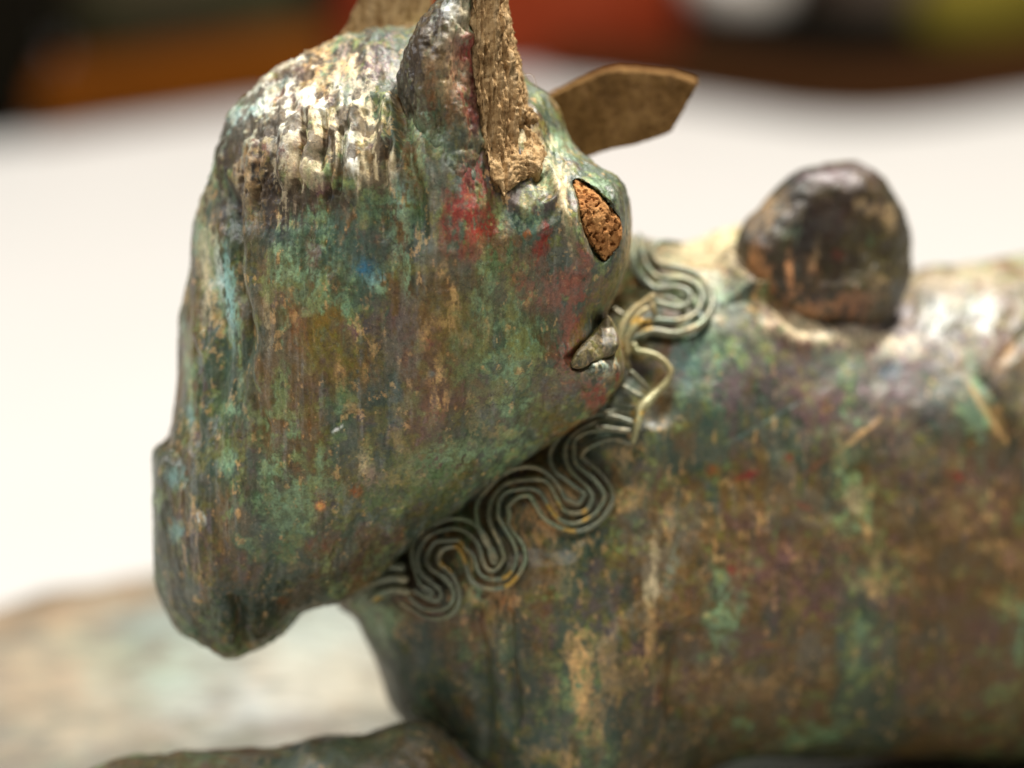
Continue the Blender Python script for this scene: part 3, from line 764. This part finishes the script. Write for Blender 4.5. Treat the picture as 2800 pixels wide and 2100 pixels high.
body_blobs = [
 (2400,940,420,150,-4,'purple',.7,.7),(2650,800,260,110,0,'lilac',.55,.9),(2450,880,200,70,0,'lilac',.45,.9),(2650,760,200,50,0,'cream',.5,1.1),(2350,930,260,36,5,'cream',.7,.9),(2200,900,120,30,15,'cream',.65,.9),(2560,880,60,60,20,'white',.8,.7),(2690,860,50,60,20,'white',.7,.8),  # white spots paint glossy reflections, lilac patches the sheen of the back
 (1900,700,160,80,10,'cream',.6,1.0),(2000,640,110,50,-10,'cream',.7,.9),(1950,800,90,60,20,'pale',.6,1.0),(1900,940,60,70,0,'pale',.55,.9),(1980,870,70,60,0,'grey',.6,.9),
 (1890,1010,26,130,6,'sky',.30,1.0),(1860,1000,40,50,0,'blue',.35,.9),(1980,1100,160,160,0,'teal',.7,.9),(2150,1080,200,90,10,'purple',.6,.9),(2300,1000,160,60,0,'teal',.6,1.0),
 (2430,1020,40,20,-20,'blue',.5,.7),(2400,1130,300,90,-10,'purple',.5,1.0),(2650,1100,130,90,0,'teal',.5,1.0),(2650,1300,220,90,0,'purple',.4,1.0),
 (2350,1190,70,10,-40,'tan',.85,.5),(2250,1260,90,5,-38,'rose',.6,.4),(2100,1150,120,5,-30,'sky',.5,.6),(2700,1130,150,12,58,'tan',.6,.5),(2760,960,60,12,-60,'tan',.6,.6),
 (2040,1300,36,14,-25,'red',.95,.5),(1950,1285,26,22,0,'rust',.8,.6),(2160,1250,16,10,0,'red',.6,.5),(2610,1300,26,10,20,'red',.9,.5),(2200,1385,30,8,20,'red',.7,.5),(2000,1560,16,14,0,'red',.8,.5),(2110,1764,26,10,0,'rust',.95,.4),
 (2340,1370,30,40,-20,'cream',.6,.6),(2372,1455,11,40,-10,'tan',.8,.6),(2398,1530,16,30,0,'tan',.7,.7),(2390,1620,26,40,0,'tan',.7,.7),
 (2450,1240,150,60,0,'brown',.35,1.2),(2500,1500,260,150,0,'brown',.6,.8),(2700,1550,200,200,0,'brown',.5,.8),(2650,1850,200,80,-20,'brown',.45,1.0),(2150,1550,200,120,0,'purple',.4,1.0),
 (1500,1400,90,90,0,'tan',.55,.9),(1540,1350,60,30,-40,'tan',.7,.9),(1480,1420,60,50,0,'copper',.25,1.0),(1560,1600,60,120,0,'tan',.40,1.2),(1535,1380,60,30,0,'cream',.35,1.0),(1700,1370,60,24,-40,'tan',.7,.8),(1720,1240,50,40,0,'tan',.5,1.2),
 (1785,1560,20,90,4,'cream',.75,.7),(1830,1450,16,60,0,'tan',.7,.8),(1840,1530,20,110,8,'sky',.30,1.0),(1880,1440,40,90,8,'grey',.5,.9),
 (1580,1620,50,50,0,'green',.5,1.0),(1590,1600,20,20,0,'sky',.5,.8),(1600,1480,50,60,0,'green',.35,1.0),(1650,1530,50,60,0,'brown',.5,1.0),
 (1570,1800,26,110,0,'tan',.85,.8),(1590,1930,34,120,4,'tan',.9,.7),(1640,1980,26,90,-4,'tan',.85,.8),(1660,1820,22,110,0,'tan',.55,1.0),(1520,1880,16,60,0,'tan',.6,.9),(1780,1730,14,60,0,'tan',.6,.8),(1740,1960,30,60,0,'tan',.35,1.2),(1470,2060,40,30,0,'tan',.6,1.0),(1560,2070,40,40,0,'tan',.7,.9),
 (1460,1900,90,220,0,'dteal',.6,.7),(1700,1950,60,200,0,'dteal',.45,.9),(1800,2000,300,120,0,'dteal',.5,.8),(1180,1850,160,200,-20,'dteal',.55,.8),
 (1340,1680,26,90,0,'tan',.35,1.0),(1380,1650,24,40,0,'copper',.5,.9),(1300,1620,22,30,-20,'pale',.75,.5),(1150,1660,40,30,0,'copper',.35,1.0),(1080,1690,24,24,0,'pale',.6,.7),(1240,1720,80,40,0,'rose',.2,1.0),
 (1100,1600,150,70,0,'dbrown',.85,.5),(1380,1760,20,160,0,'pale',.25,1.1),(1930,1850,200,30,0,'tan',.30,1.5),(2100,1880,200,24,-6,'tan',.35,1.5),
]
col = blobs(Vb, col, body_blobs, 160)
rough = 0.38 + 0.12 * fbm(Vb, 1.2, 3, 130) + 0.06 * sstep(1.6, 2.6, Vb[:, 0]) * sstep(0.0, 0.6, Vb[:, 2])
body = make_obj("body", Vb, Q, M_PAT, fig, vivid(col, 1.34, 1.30) * 1.16, np.clip(rough, 0.2, 0.9))
FM_body = front_map(Vb, fx, fz)

# ---- rounded ear-like knob on the back
knob_px = [(2010,660),(2048,598),(2085,555),(2120,512),(2160,472),(2205,450),(2260,440),(2320,441),(2375,458),(2420,495),(2455,550),(2475,610),(2487,680),(2485,740),(2475,800),(2445,870),(2385,930),(2300,955),(2200,950),(2120,920),(2065,870),(2030,800),(2008,720)]
def knob_disp(V, N):
    x, y = proj(V)
    f = sstep(0, 0.6, -N[:, 1])
    d = 0.025 * fbm(V, 1.6, 4, 141) + 0.012 * fbm(V, 4.5, 4, 142)
    dish = np.exp(-(((x - 2320) / 120) ** 2 + ((y - 690) / 150) ** 2) ** 1.4)
    d -= f * dish * 0.20
    d += f * groove(x, y, [(2130,560),(2190,500),(2280,485),(2370,510),(2430,590)], 34, 0.04)
    return d
def knob_col(V):
    c = blobs(V, base_patina(V, 41, 0.5) * 0.5, [(2280,660,260,260,0,'dbrown',.85,.5),(2260,600,190,60,-10,'maroon',.7,.8),(2380,700,90,180,0,'olive',.40,1.0),(2200,600,60,120,0,'black',.7,.9),(2180,720,40,130,0,'black',.6,.9),
     (2265,480,140,40,0,'purple',.7,.6),(2090,570,60,60,0,'tan',.5,1.1),(2160,740,16,70,-4,'copper',1,.6),(2240,770,20,70,-20,'copper',.9,.9),(2270,830,100,40,10,'copper',.75,1.2),(2210,860,110,50,0,'copper',.85,1.1),(2100,800,26,90,-15,'copper',.7,1.0),
     (2080,760,30,60,0,'copper',.5,1.1),(2410,790,30,40,0,'tan',.6,1.1),(2380,570,60,20,20,'tan',.7,1.2),(2230,700,12,40,10,'tan',.7,.8),(2290,700,20,20,0,'red',.6,.8),(2380,660,12,26,0,'green',.9,.6),(2440,590,20,40,0,'tan',.4,1.2),(2150,640,40,30,20,'pale',.4,1.2),(2050,620,40,40,0,'grey',.5,1.0),(2330,840,60,40,-20,'maroon',.6,1.0)], 71)
    return c
kn, _ = lump("knob", catmull(q(knob_px), 3), 0.62, 0.66, lambda X, Z: 2.48 + 0.26 * (X - 2.4) + 0.28 * sstep(1.1, 0.4, Z), M_KNOB, fig, 0.035, 1, knob_disp, knob_col, 0.42, sub=True)
kn["label"] = "glossy dark rounded ear-shaped knob rising from the back"

# ---- forefoot low at the left, under the chin
foot_px = [(120,2230),(200,2150),(290,2092),(360,2072),(450,2072),(560,2056),(680,2046),(780,2034),(850,2020),(930,2010),(1010,2008),(1080,1990),(1150,1985),(1240,2040),(1400,2200),(1500,2600),(100,2620)]
lump("foreleg", catmull(q(foot_px), 2), 0.9, 1.0, lambda X, Z: 1.7 + 0.0 * X, M_PAT, fig, 0.06, 1,
     lambda V, N: 0.06 * fbm(V, 1.1, 4, 151), lambda V: blobs(V, base_patina(V, 51), [(1050,2100,160,120,0,'brown',.5,.8),(950,2060,90,60,0,'green',.35,.9),(500,2110,220,60,0,'green',.25,1.0)], 72), 0.5, sub=True)

# ================================================================ COLLAR WIRES
def cp(l): return [(1050 + 0.3917 * x, 1100 + 0.3917 * y) for x, y in l]
def cr(l): return [(1600 + 0.4039 * x, 580 + 0.4039 * y) for x, y in l]
collar = bpy.data.objects.new("collar", None); COL.objects.link(collar); collar.parent = fig
collar["label"] = "collar of parallel wires bent into running scrolls"

def wire(pts_px, r, lift=0.0, seed=0, ybase=None, rvar=None, flat=False, step=0.02, tone=0):
    P = q(catmull(pts_px, 8, closed=False)) * 1.025     # seated about one unit behind the working plane
    # resample
    seg = np.hypot(*np.diff(P, axis=0).T); s = np.concatenate([[0], np.cumsum(seg)])
    n = max(6, int(s[-1] / step)); t = np.linspace(0, s[-1], n)
    P = np.stack([np.interp(t, s, P[:, 0]), np.interp(t, s, P[:, 1])], -1)
    if ybase is None:
        y = np.array([front_y(FM_body, a, b) for a, b in P])
        y = np.where(y > 50, np.median(y[y < 50]) if (y < 50).any() else 1.0, y)
        k = np.hanning(31); k /= k.sum()
        y = np.convolve(np.pad(y, 15, mode='edge'), k, 'valid') - r * 0.55 - lift
    else:
        y = np.interp(np.linspace(0, 1, n), np.linspace(0, 1, len(ybase)), ybase)
    C = np.column_stack([P[:, 0], y, P[:, 1]])
    T_ = np.gradient(C, axis=0); T_ /= np.linalg.norm(T_, axis=1, keepdims=True) + 1e-9
    up = np.array([0, -1.0, 0]); A = np.cross(T_, up); A /= np.linalg.norm(A, axis=1, keepdims=True) + 1e-9
    B = np.cross(T_, A)
    m = 10; ang = np.linspace(0, 2 * math.pi, m, endpoint=False)
    rr = np.full(n, r)
    if rvar is not None: rr = r * np.interp(np.linspace(0, 1, n), np.linspace(0, 1, len(rvar)), rvar)
    Cn = fbm(C, 4, 2, 200 + seed); rr = rr * (1 + 0.12 * Cn)
    rr[0] *= 0.35; rr[-1] *= 0.35; rr[1] *= .8; rr[-2] *= .8
    V = (C[:, None, :] + (A[:, None, :] * np.cos(ang)[None, :, None] + B[:, None, :] * np.sin(ang)[None, :, None]) * rr[:, None, None]).reshape(-1, 3)
    V = np.concatenate([V, C[:1], C[-1:]])
    F_ = []
    for i in range(n - 1):
        for j in range(m):
            k = (j + 1) % m
            F_.append((i * m + j, i * m + k, (i + 1) * m + k, (i + 1) * m + j))
    for j in range(m):
        k = (j + 1) % m
        F_.append((n * m, j, k, n * m) if False else (n * m, k, j)); F_.append((n * m + 1, (n - 1) * m + j, (n - 1) * m + k))
    col = base_patina(V, 300 + seed, 0.1)
    w = sstep(0.0, 0.8, fbm(V, 2.5, 3, 301, (1, 1, 1)))[:, None] * 0.6
    col = col * (1 - w) + np.array(C_['pale'] if tone else C_['grey']) * w
    w = sstep(0.35, 0.9, fbm(V, 4.5, 3, 305))[:, None] * 0.5
    col = col * (1 - w) + np.array(C_['tan']) * w
    if tone == 1:
        w = 0.35; col = col * (1 - w) + np.array([0.36, 0.40, 0.32]) * w
    if tone == 0: col = col * 0.50 + np.array([0.28, 0.31, 0.245]) * 0.50
    if tone == 2: col = col * 0.35 + np.array([0.40, 0.35, 0.22]) * 0.65
    w = sstep(1.05, 1.25, fbm(V, 3.0, 3, 307))[:, None] * 0.6
    col = col * (1 - w) + np.array(C_['gold']) * w
    o = make_obj("wire", V, [list(f) for f in F_], M_WIRE, collar, vivid(col, 1.25, 1.2), np.full(len(V), 0.36))
    return o

# running scroll band: strands drawn as offsets of a meander centre line
band = cp([(1760,170),(1600,160),(1440,190),(1320,270),(1280,380),(1340,480),(1430,560),(1480,650),(1430,760),(1320,790),(1210,740),(1150,650),(1090,580),(980,560),(860,600),
           (780,690),(760,800),(800,900),(850,1000),(870,1100),(810,1190),(720,1190),(660,1120),(630,1020),(560,930),(450,920),(330,970),(270,1080),(300,1190),(390,1270),(440,1340),(410,1410),(320,1420),(230,1380),(170,1320)])
bc = catmull(band, 10, closed=False)
tg = np.gradient(bc, axis=0); tg /= np.linalg.norm(tg, axis=1, keepdims=True)
nr = np.stack([-tg[:, 1], tg[:, 0]], -1)
for k, off in enumerate((-39, -14, 12, 38)):
    w = bc + nr * (off + 3 * np.sin(np.linspace(0, 19 + k, len(bc))))[:, None]
    # soften kinks where the inner strand turns tightly
    kx = np.hanning(9); kx /= kx.sum()
    w = np.stack([np.convolve(np.pad(w[:, i], 4, mode='edge'), kx, 'valid') for i in range(2)], -1)
    tt = np.linspace(0, 26, len(w))
    jt = np.stack([vnoise(np.stack([tt, tt * 0 + 7.7 * k, tt * 0 + 3.1 * a], -1), 77 + a) for a in (0, 1)], -1)
    w = w + jt * 9.0
    wire(w[::4], (0.025, 0.023, 0.026, 0.024)[k], lift=0.03 + 0.02 * (k % 2), seed=k)
# upper scroll lying over the shoulder
up = [cr([(345,120),(345,230),(355,340),(420,450),(500,515),(620,500),(712,535),(720,600),(650,642),(520,615),(470,590)]),
      cr([(400,110),(405,230),(430,340),(490,420),(570,445),(690,445),(785,500),(805,590),(750,690),(630,735),(480,730),(400,745)]),
      cr([(465,150),(475,250),(540,345),(690,375),(810,430),(872,530),(868,650),(780,765),(620,822),(450,805),(360,850)])]
for k, l in enumerate(up): wire(l, [0.034, 0.036, 0.042][k], lift=0.03, seed=10 + k, tone=1)
wire(cr([(500,230),(520,180),(600,175),(700,180)]), 0.03, 0.03, 14, tone=1)
# loose broken strand and the frayed strands next to the muzzle
wire(cr([(330,880),(350,940),(400,950),(470,968),(540,1015),(578,1080),(545,1160),(470,1235),(410,1295),(370,1340),(355,1420),(330,1520),(315,1570)]), 0.036, 0.16, 15,
     rvar=[1, 1, 1.1, 1.05, 1, 1, .95, 1, 1.35, 1.7, 1.4, 1.0, .8, .6], tone=2)
for k, l in enumerate([[(490,550),(400,610),(320,670),(260,760),(235,870),(260,980),(300,1060)], [(440,640),(370,690),(320,770),(310,860),(330,960)], [(400,720),(330,790),(280,880),(290,980)],
                       [(460,600),(470,660),(490,700)], [(300,1070),(360,1130),(430,1200)], [(250,1170),(320,1220),(400,1260)], [(200,1290),(280,1310),(360,1330)],
                       [(380,820),(330,860),(270,930),(240,1040),(230,1120)], [(120,1370),(220,1390),(330,1430)], [(60,1440),(180,1470),(320,1480)], [(200,640),(260,690),(330,680)]]):
    wire(cr(l), 0.034 if k < 4 else 0.026, lift=0.10 + 0.03 * (k % 3), seed=20 + k, tone=2 if k < 4 else 0)
# leaf-shaped end under the chin
wire(cp([(150,1160),(20,1150),(-130,1190),(-260,1280),(-330,1380)]), 0.06, 0.03, 40)
wire(cp([(170,1240),(60,1230),(-80,1270),(-200,1350),(-250,1420)]), 0.05, 0.03, 41)
wire(cp([(190,1330),(80,1310),(-20,1340),(-120,1420)]), 0.05, 0.03, 42)

# ================================================================ BASE PLATE (world-level slab the figure lies on)
Rinv = R.T
def to_work(Pw): return np.asarray(Pw, float) @ Rinv.T      # world(cm) -> working frame
def disc(name, cx, cy, rx, ry, z0, z1, mat, parent, colf=None, n=160, wob_=0.0, seed=0, rings=30, edge=0.25):
    """solid round slab with a rolled rim, in world centimetres"""
    prof = []
    for i in range(rings + 1): prof.append((i / rings * (1 - edge / rx), 0.0))
    for i in range(1, 9):
        a = i / 8 * math.pi / 2
        prof.append((1 - edge / rx * (1 - math.sin(a)), -edge * (1 - math.cos(a))))
    prof.append((1.0, z0 - z1)); prof.append((0.0, z0 - z1))
    V = []; 
    th = np.linspace(0, 2 * math.pi, n, endpoint=False)
    rw = 1 + wob_ * (np.sin(3 * th + seed) + 0.5 * np.sin(7 * th + 2 * seed))
    for (r, dz) in prof:
        V.append(np.stack([cx + rx * r * rw * np.cos(th), cy + ry * r * rw * np.sin(th), np.full(n, z1 + dz)], -1))
    V = np.concatenate(V); m = len(prof); Qd = []
    i = np.arange(n); j = (i + 1) % n
    for k in range(m - 1): Qd.append(np.stack([k * n + i, (k + 1) * n + i, (k + 1) * n + j, k * n + j], -1))
    Qd = np.concatenate(Qd)
    if colf is not None:
        V[:, 2] += 0.05 * fbm(V, 0.8, 3, seed + 7) * (V[:, 2] > z0 + 0.2)
    Vw = to_work(V)
    return make_obj(name, Vw, Qd, mat, parent, colf(Vw) if colf is not None else None, 0.42 if colf is not None else None)
ZB, ZT = -6.0, -7.2
def base_col(V):
    c = base_patina(V, 61, 0.15)
    c = 0.5 * c + 0.5 * np.array([0.26, 0.25, 0.215]) 
    return blobs(V, c, [(850,1780,300,160,0,'ice',.7,.9),(1000,1870,160,110,0,'cream',.5,.9),(700,1940,240,80,0,'white',.5,.9),(520,1860,200,90,0,'ice',.5,.9),(150,1850,220,130,0,'peach',.35,.8),(620,1700,160,60,0,'ice',.6,.8),(210,1620,460,90,-16,'brown',.85,.3),(250,1650,420,50,-16,'peach',.35,.8),(560,1690,260,60,-8,'sky',.6,.8),(300,1770,200,60,0,'pale',.35,1.0),(450,1850,140,80,0,'pale',.45,1.0),(100,1900,220,120,0,'tan',.35,1.0),(700,1900,200,80,0,'white',.35,1.0),(850,1850,200,120,0,'cream',.55,1.0),(1000,1900,120,60,0,'cream',.6,.9),(700,1780,60,100,0,'copper',.25,1.0),(300,2000,200,60,0,'cream',.4,1.0),(180,1720,60,40,0,'tan',.6,.9),(800,1700,100,60,0,'grey',.3,1.0)], 73)  # ice and white patches paint the plate's bluish sheen and glints
disc("base", 3.6, 4.0, 13.0, 7.5, ZT, ZB, M_PAT, fig, base_col, n=420, wob_=0.004, seed=2, rings=70, edge=0.5)

# ================================================================ TABLE AND THINGS BEHIND
tb = disc("table", 0, -14, 84, 54.0, ZT - 2.4, ZT, M_TABLE, None, n=200, rings=3, edge=0.3)
tag(tb, kind="structure")

def box_obj(name, cx, cy, z0, sx, sy, sz, rz, mat, parent=None, bev=0.3):
    import bmesh
    bm = bmesh.new()
    bmesh.ops.create_cube(bm, size=1)
    for v in bm.verts: v.co = Vector((v.co.x * sx, v.co.y * sy, (v.co.z + 0.5) * sz))
    bmesh.ops.bevel(bm, geom=bm.edges, offset=bev, segments=3, affect='EDGES', profile=0.5)
    Mx = Matrix.Translation((cx, cy, z0)) @ Matrix.Rotation(math.radians(rz), 4, 'Z')
    for v in bm.verts: v.co = (Mx @ v.co) * S
    me = bpy.data.meshes.new(name); bm.to_mesh(me); bm.free(); me.materials.append(mat)
    o = bpy.data.objects.new(name, me); COL.objects.link(o)
    if parent: o.parent = parent
    return o

M_BROWN = plain_mat("brown_wood", (0.050, 0.014, 0.001), (0.105, 0.030, 0.002), 0.25, 0.8, (0.3, 1, 1), 0.03)
M_GREY = plain_mat("grey_green_cloth", (0.034, 0.040, 0.016), (0.075, 0.056, 0.038), 0.12, 0.9, (1, 1, 1), 0.03)
M_DARK = plain_mat("black_cloth", (0.003, 0.0025, 0.002), (0.006, 0.005, 0.003), 0.2, 1.0, (1, 1, 1), 0.02)
M_DBR = plain_mat("dark_brown_leather", (0.020, 0.008, 0.002), (0.032, 0.012, 0.004), 0.2, 0.9, (1, 1, 1), 0.03)
M_RED = plain_mat("orange_red_plastic", (0.19, 0.022, 0.005), (0.34, 0.070, 0.030), 0.12, 0.8, (1, 1, 1), 0.05)
M_CHINA = plain_mat("pale_grey_glaze", (0.34, 0.31, 0.27), (0.38, 0.35, 0.31), 0.3, 0.4)
M_OLIVE = plain_mat("olive_yellow_fabric", (0.06, 0.047, 0.006), (0.11, 0.088, 0.012), 0.3, 0.8, (1, 1, 1), 0.03)
M_TAUPE = plain_mat("taupe_fabric", (0.10, 0.075, 0.055), (0.14, 0.105, 0.08), 0.3, 0.9, (1, 1, 1), 0.03)

def ray_at(pxx, pyy, yw):
    """world cm point on the camera ray through a photo point, at world depth yw"""
    x, z = q((pxx, pyy)); c = np.array([0, -DCAM, 0]) @ R.T
    d = np.array([x, DCAM, z]) @ R.T
    return c + d * (yw - c[1]) / d[1]
def ground_at(px_, py_, z):
    x, zz = q((px_, py_)); c = np.array([0, -DCAM, 0]) @ R.T
    d = np.array([x, DCAM, zz]) @ R.T
    return c + d * (z - c[2]) / d[2]
def prism(name, front_px, depth, height, mat, z=None, bev=0.3, lean=0.0):
    """solid with its front foot along the given ground points, depth cm deep, height cm tall, bevelled"""
    import bmesh
    z = ZT if z is None else z
    G = [ground_at(a, b, z) for a, b in front_px]
    foot = [(g[0], g[1]) for g in G] + [(g[0] * 1.0, g[1] + depth) for g in G[::-1]]
    bm = bmesh.new()
    lo = [bm.verts.new((x, y, z)) for x, y in foot]
    hi = [bm.verts.new((x, y + lean, z + height)) for x, y in foot]
    n = len(foot)
    bm.faces.new(lo[::-1]); bm.faces.new(hi)
    for i in range(n): bm.faces.new((lo[i], lo[(i + 1) % n], hi[(i + 1) % n], hi[i]))
    bmesh.ops.recalc_face_normals(bm, faces=bm.faces)
    if bev: bmesh.ops.bevel(bm, geom=bm.edges[:], offset=bev, segments=3, affect='EDGES', profile=0.5, clamp_overlap=True)
    for v in bm.verts: v.co *= S
    me = bpy.data.meshes.new(name); bm.to_mesh(me); bm.free(); me.materials.append(mat)
    me.polygons.foreach_set("use_smooth", [True] * len(me.polygons))
    o = bpy.data.objects.new(name, me); COL.objects.link(o)
    return o
zt = ZT
o = prism("wooden_box", [(90, 392), (400, 345), (700, 303), (915, 280)], 2.0, 1.0, M_BROWN, bev=0.25); tag(o, "blurred low reddish brown wooden box at the back of the table on the left", "box")
o = prism("folded_cloth", [(150, 270), (500, 240), (850, 225)], 4.0, 4.6, M_GREY, bev=1.0); tag(o, "blurred grey green folded cloth standing behind the brown box", "cloth")
o = prism("black_case", [(-700, 445), (-200, 418), (85, 394)], 4.5, 5.5, M_DARK, bev=0.6); tag(o, "blurred black case at the far left edge behind the table top", "case")
o = prism("red_box", [(925, 225), (1300, 215), (1860, 225)], 3.5, 5.0, M_RED, bev=0.5); tag(o, "blurred orange red box at the back of the table behind the horn", "box")
o = prism("leather_pouch", [(1480, 232), (1700, 258), (1950, 292), (2200, 330), (2380, 338), (2560, 325), (2800, 288), (3100, 240)], 2.2, 0.62, M_DBR, bev=0.25); tag(o, "blurred flat dark brown leather pouch lying on the table at the back right", "pouch")
o = prism("black_bag", [(1740, 205), (2000, 212), (2660, 218)], 2.0, 0.95, M_DARK, bev=0.3); tag(o, "blurred low black bag behind the dark brown pouch", "bag")
o = prism("taupe_bundle", [(2220, 150), (2500, 150), (2800, 150)], 3.0, 4.5, M_TAUPE, bev=1.0); tag(o, "blurred taupe fabric bundle standing right of the pale bowl", "bundle")
o = prism("olive_cushion", [(2500, 225), (2800, 205), (3200, 190)], 2.0, 1.9, M_OLIVE, bev=0.8); tag(o, "blurred olive yellow cushion at the back right corner", "cushion")
# pale bowl standing behind the black bag
BY = 39.0
c = ray_at(2020, 115, BY)
n = 48; th = np.linspace(0, 2 * math.pi, n, endpoint=False); prof = [(0.0, 0), (.5, 0), (.8, .12), (1.0, .45), (1.08, 1.3), (1.02, 1.3), (.93, .5), (0.0, .2)]
bz = c[2]
Vr = np.concatenate([np.stack([c[0] + r * np.cos(th), BY + 1.2 + r * np.sin(th), np.full(n, bz + z)], -1) for r, z in prof])
i = np.arange(n); j = (i + 1) % n
Qr = np.concatenate([np.stack([k * n + i, k * n + j, (k + 1) * n + j, (k + 1) * n + i], -1) for k in range(len(prof) - 1)])
bowl = make_obj("bowl", to_work(Vr), Qr, M_CHINA)
tag(bowl, "blurred pale grey bowl standing behind the low black bag", "bowl")
st = box_obj("crate", c[0], BY + 1.2, -84, 5, 5.0, bz + 84, 0, M_DARK, bev=0.2)
tag(st, "dark stand beyond the table edge carrying the pale bowl", "stand")
st.name = "stand"

# floor and wall far behind, dim
M_FLOOR = plain_mat("dark_floor", (0.03, 0.022, 0.015), (0.05, 0.036, 0.024), 0.05, 0.8)
fl = box_obj("floor", 0, 40, -86, 600, 500, 2, 0, M_FLOOR, bev=0.1); tag(fl, kind="structure")
wl = box_obj("wall", 0, 150, -84, 600, 4, 300, 0, plain_mat("dim_brown_wall", (0.05, 0.038, 0.026), (0.07, 0.05, 0.035), 0.02, 0.9), bev=0.1); tag(wl, kind="structure")

# fine curled fibre caught by the horn
def fibre(pts_px, y, r):
    P = q(catmull(pts_px, 8, closed=False)); n = len(P)
    C = np.column_stack([P[:, 0], np.full(n, y), P[:, 1]])
    m = 5; ang = np.linspace(0, 2 * math.pi, m, endpoint=False); T_ = np.gradient(C, axis=0); T_ /= np.linalg.norm(T_, axis=1, keepdims=True)
    A = np.cross(T_, [0, -1, 0]); A /= np.linalg.norm(A, axis=1, keepdims=True); B = np.cross(T_, A)
    V = (C[:, None] + (A[:, None] * np.cos(ang)[None, :, None] + B[:, None] * np.sin(ang)[None, :, None]) * r).reshape(-1, 3)
    i = np.arange(m); j = (i + 1) % m
    Qd = np.concatenate([np.stack([k * m + i, k * m + j, (k + 1) * m + j, (k + 1) * m + i], -1) for k in range(n - 1)])
    return make_obj("fibre", V, Qd, plain_mat("pale_fibre", (0.6, 0.5, 0.4), (0.7, 0.6, 0.5), 1, 0.5))
tag(fibre([(1425,215),(1432,200),(1448,196),(1460,205),(1466,222),(1470,238)], 0.3, 0.0028), "hair-thin pale fibre curling out beside the broken horn core", "fibre")
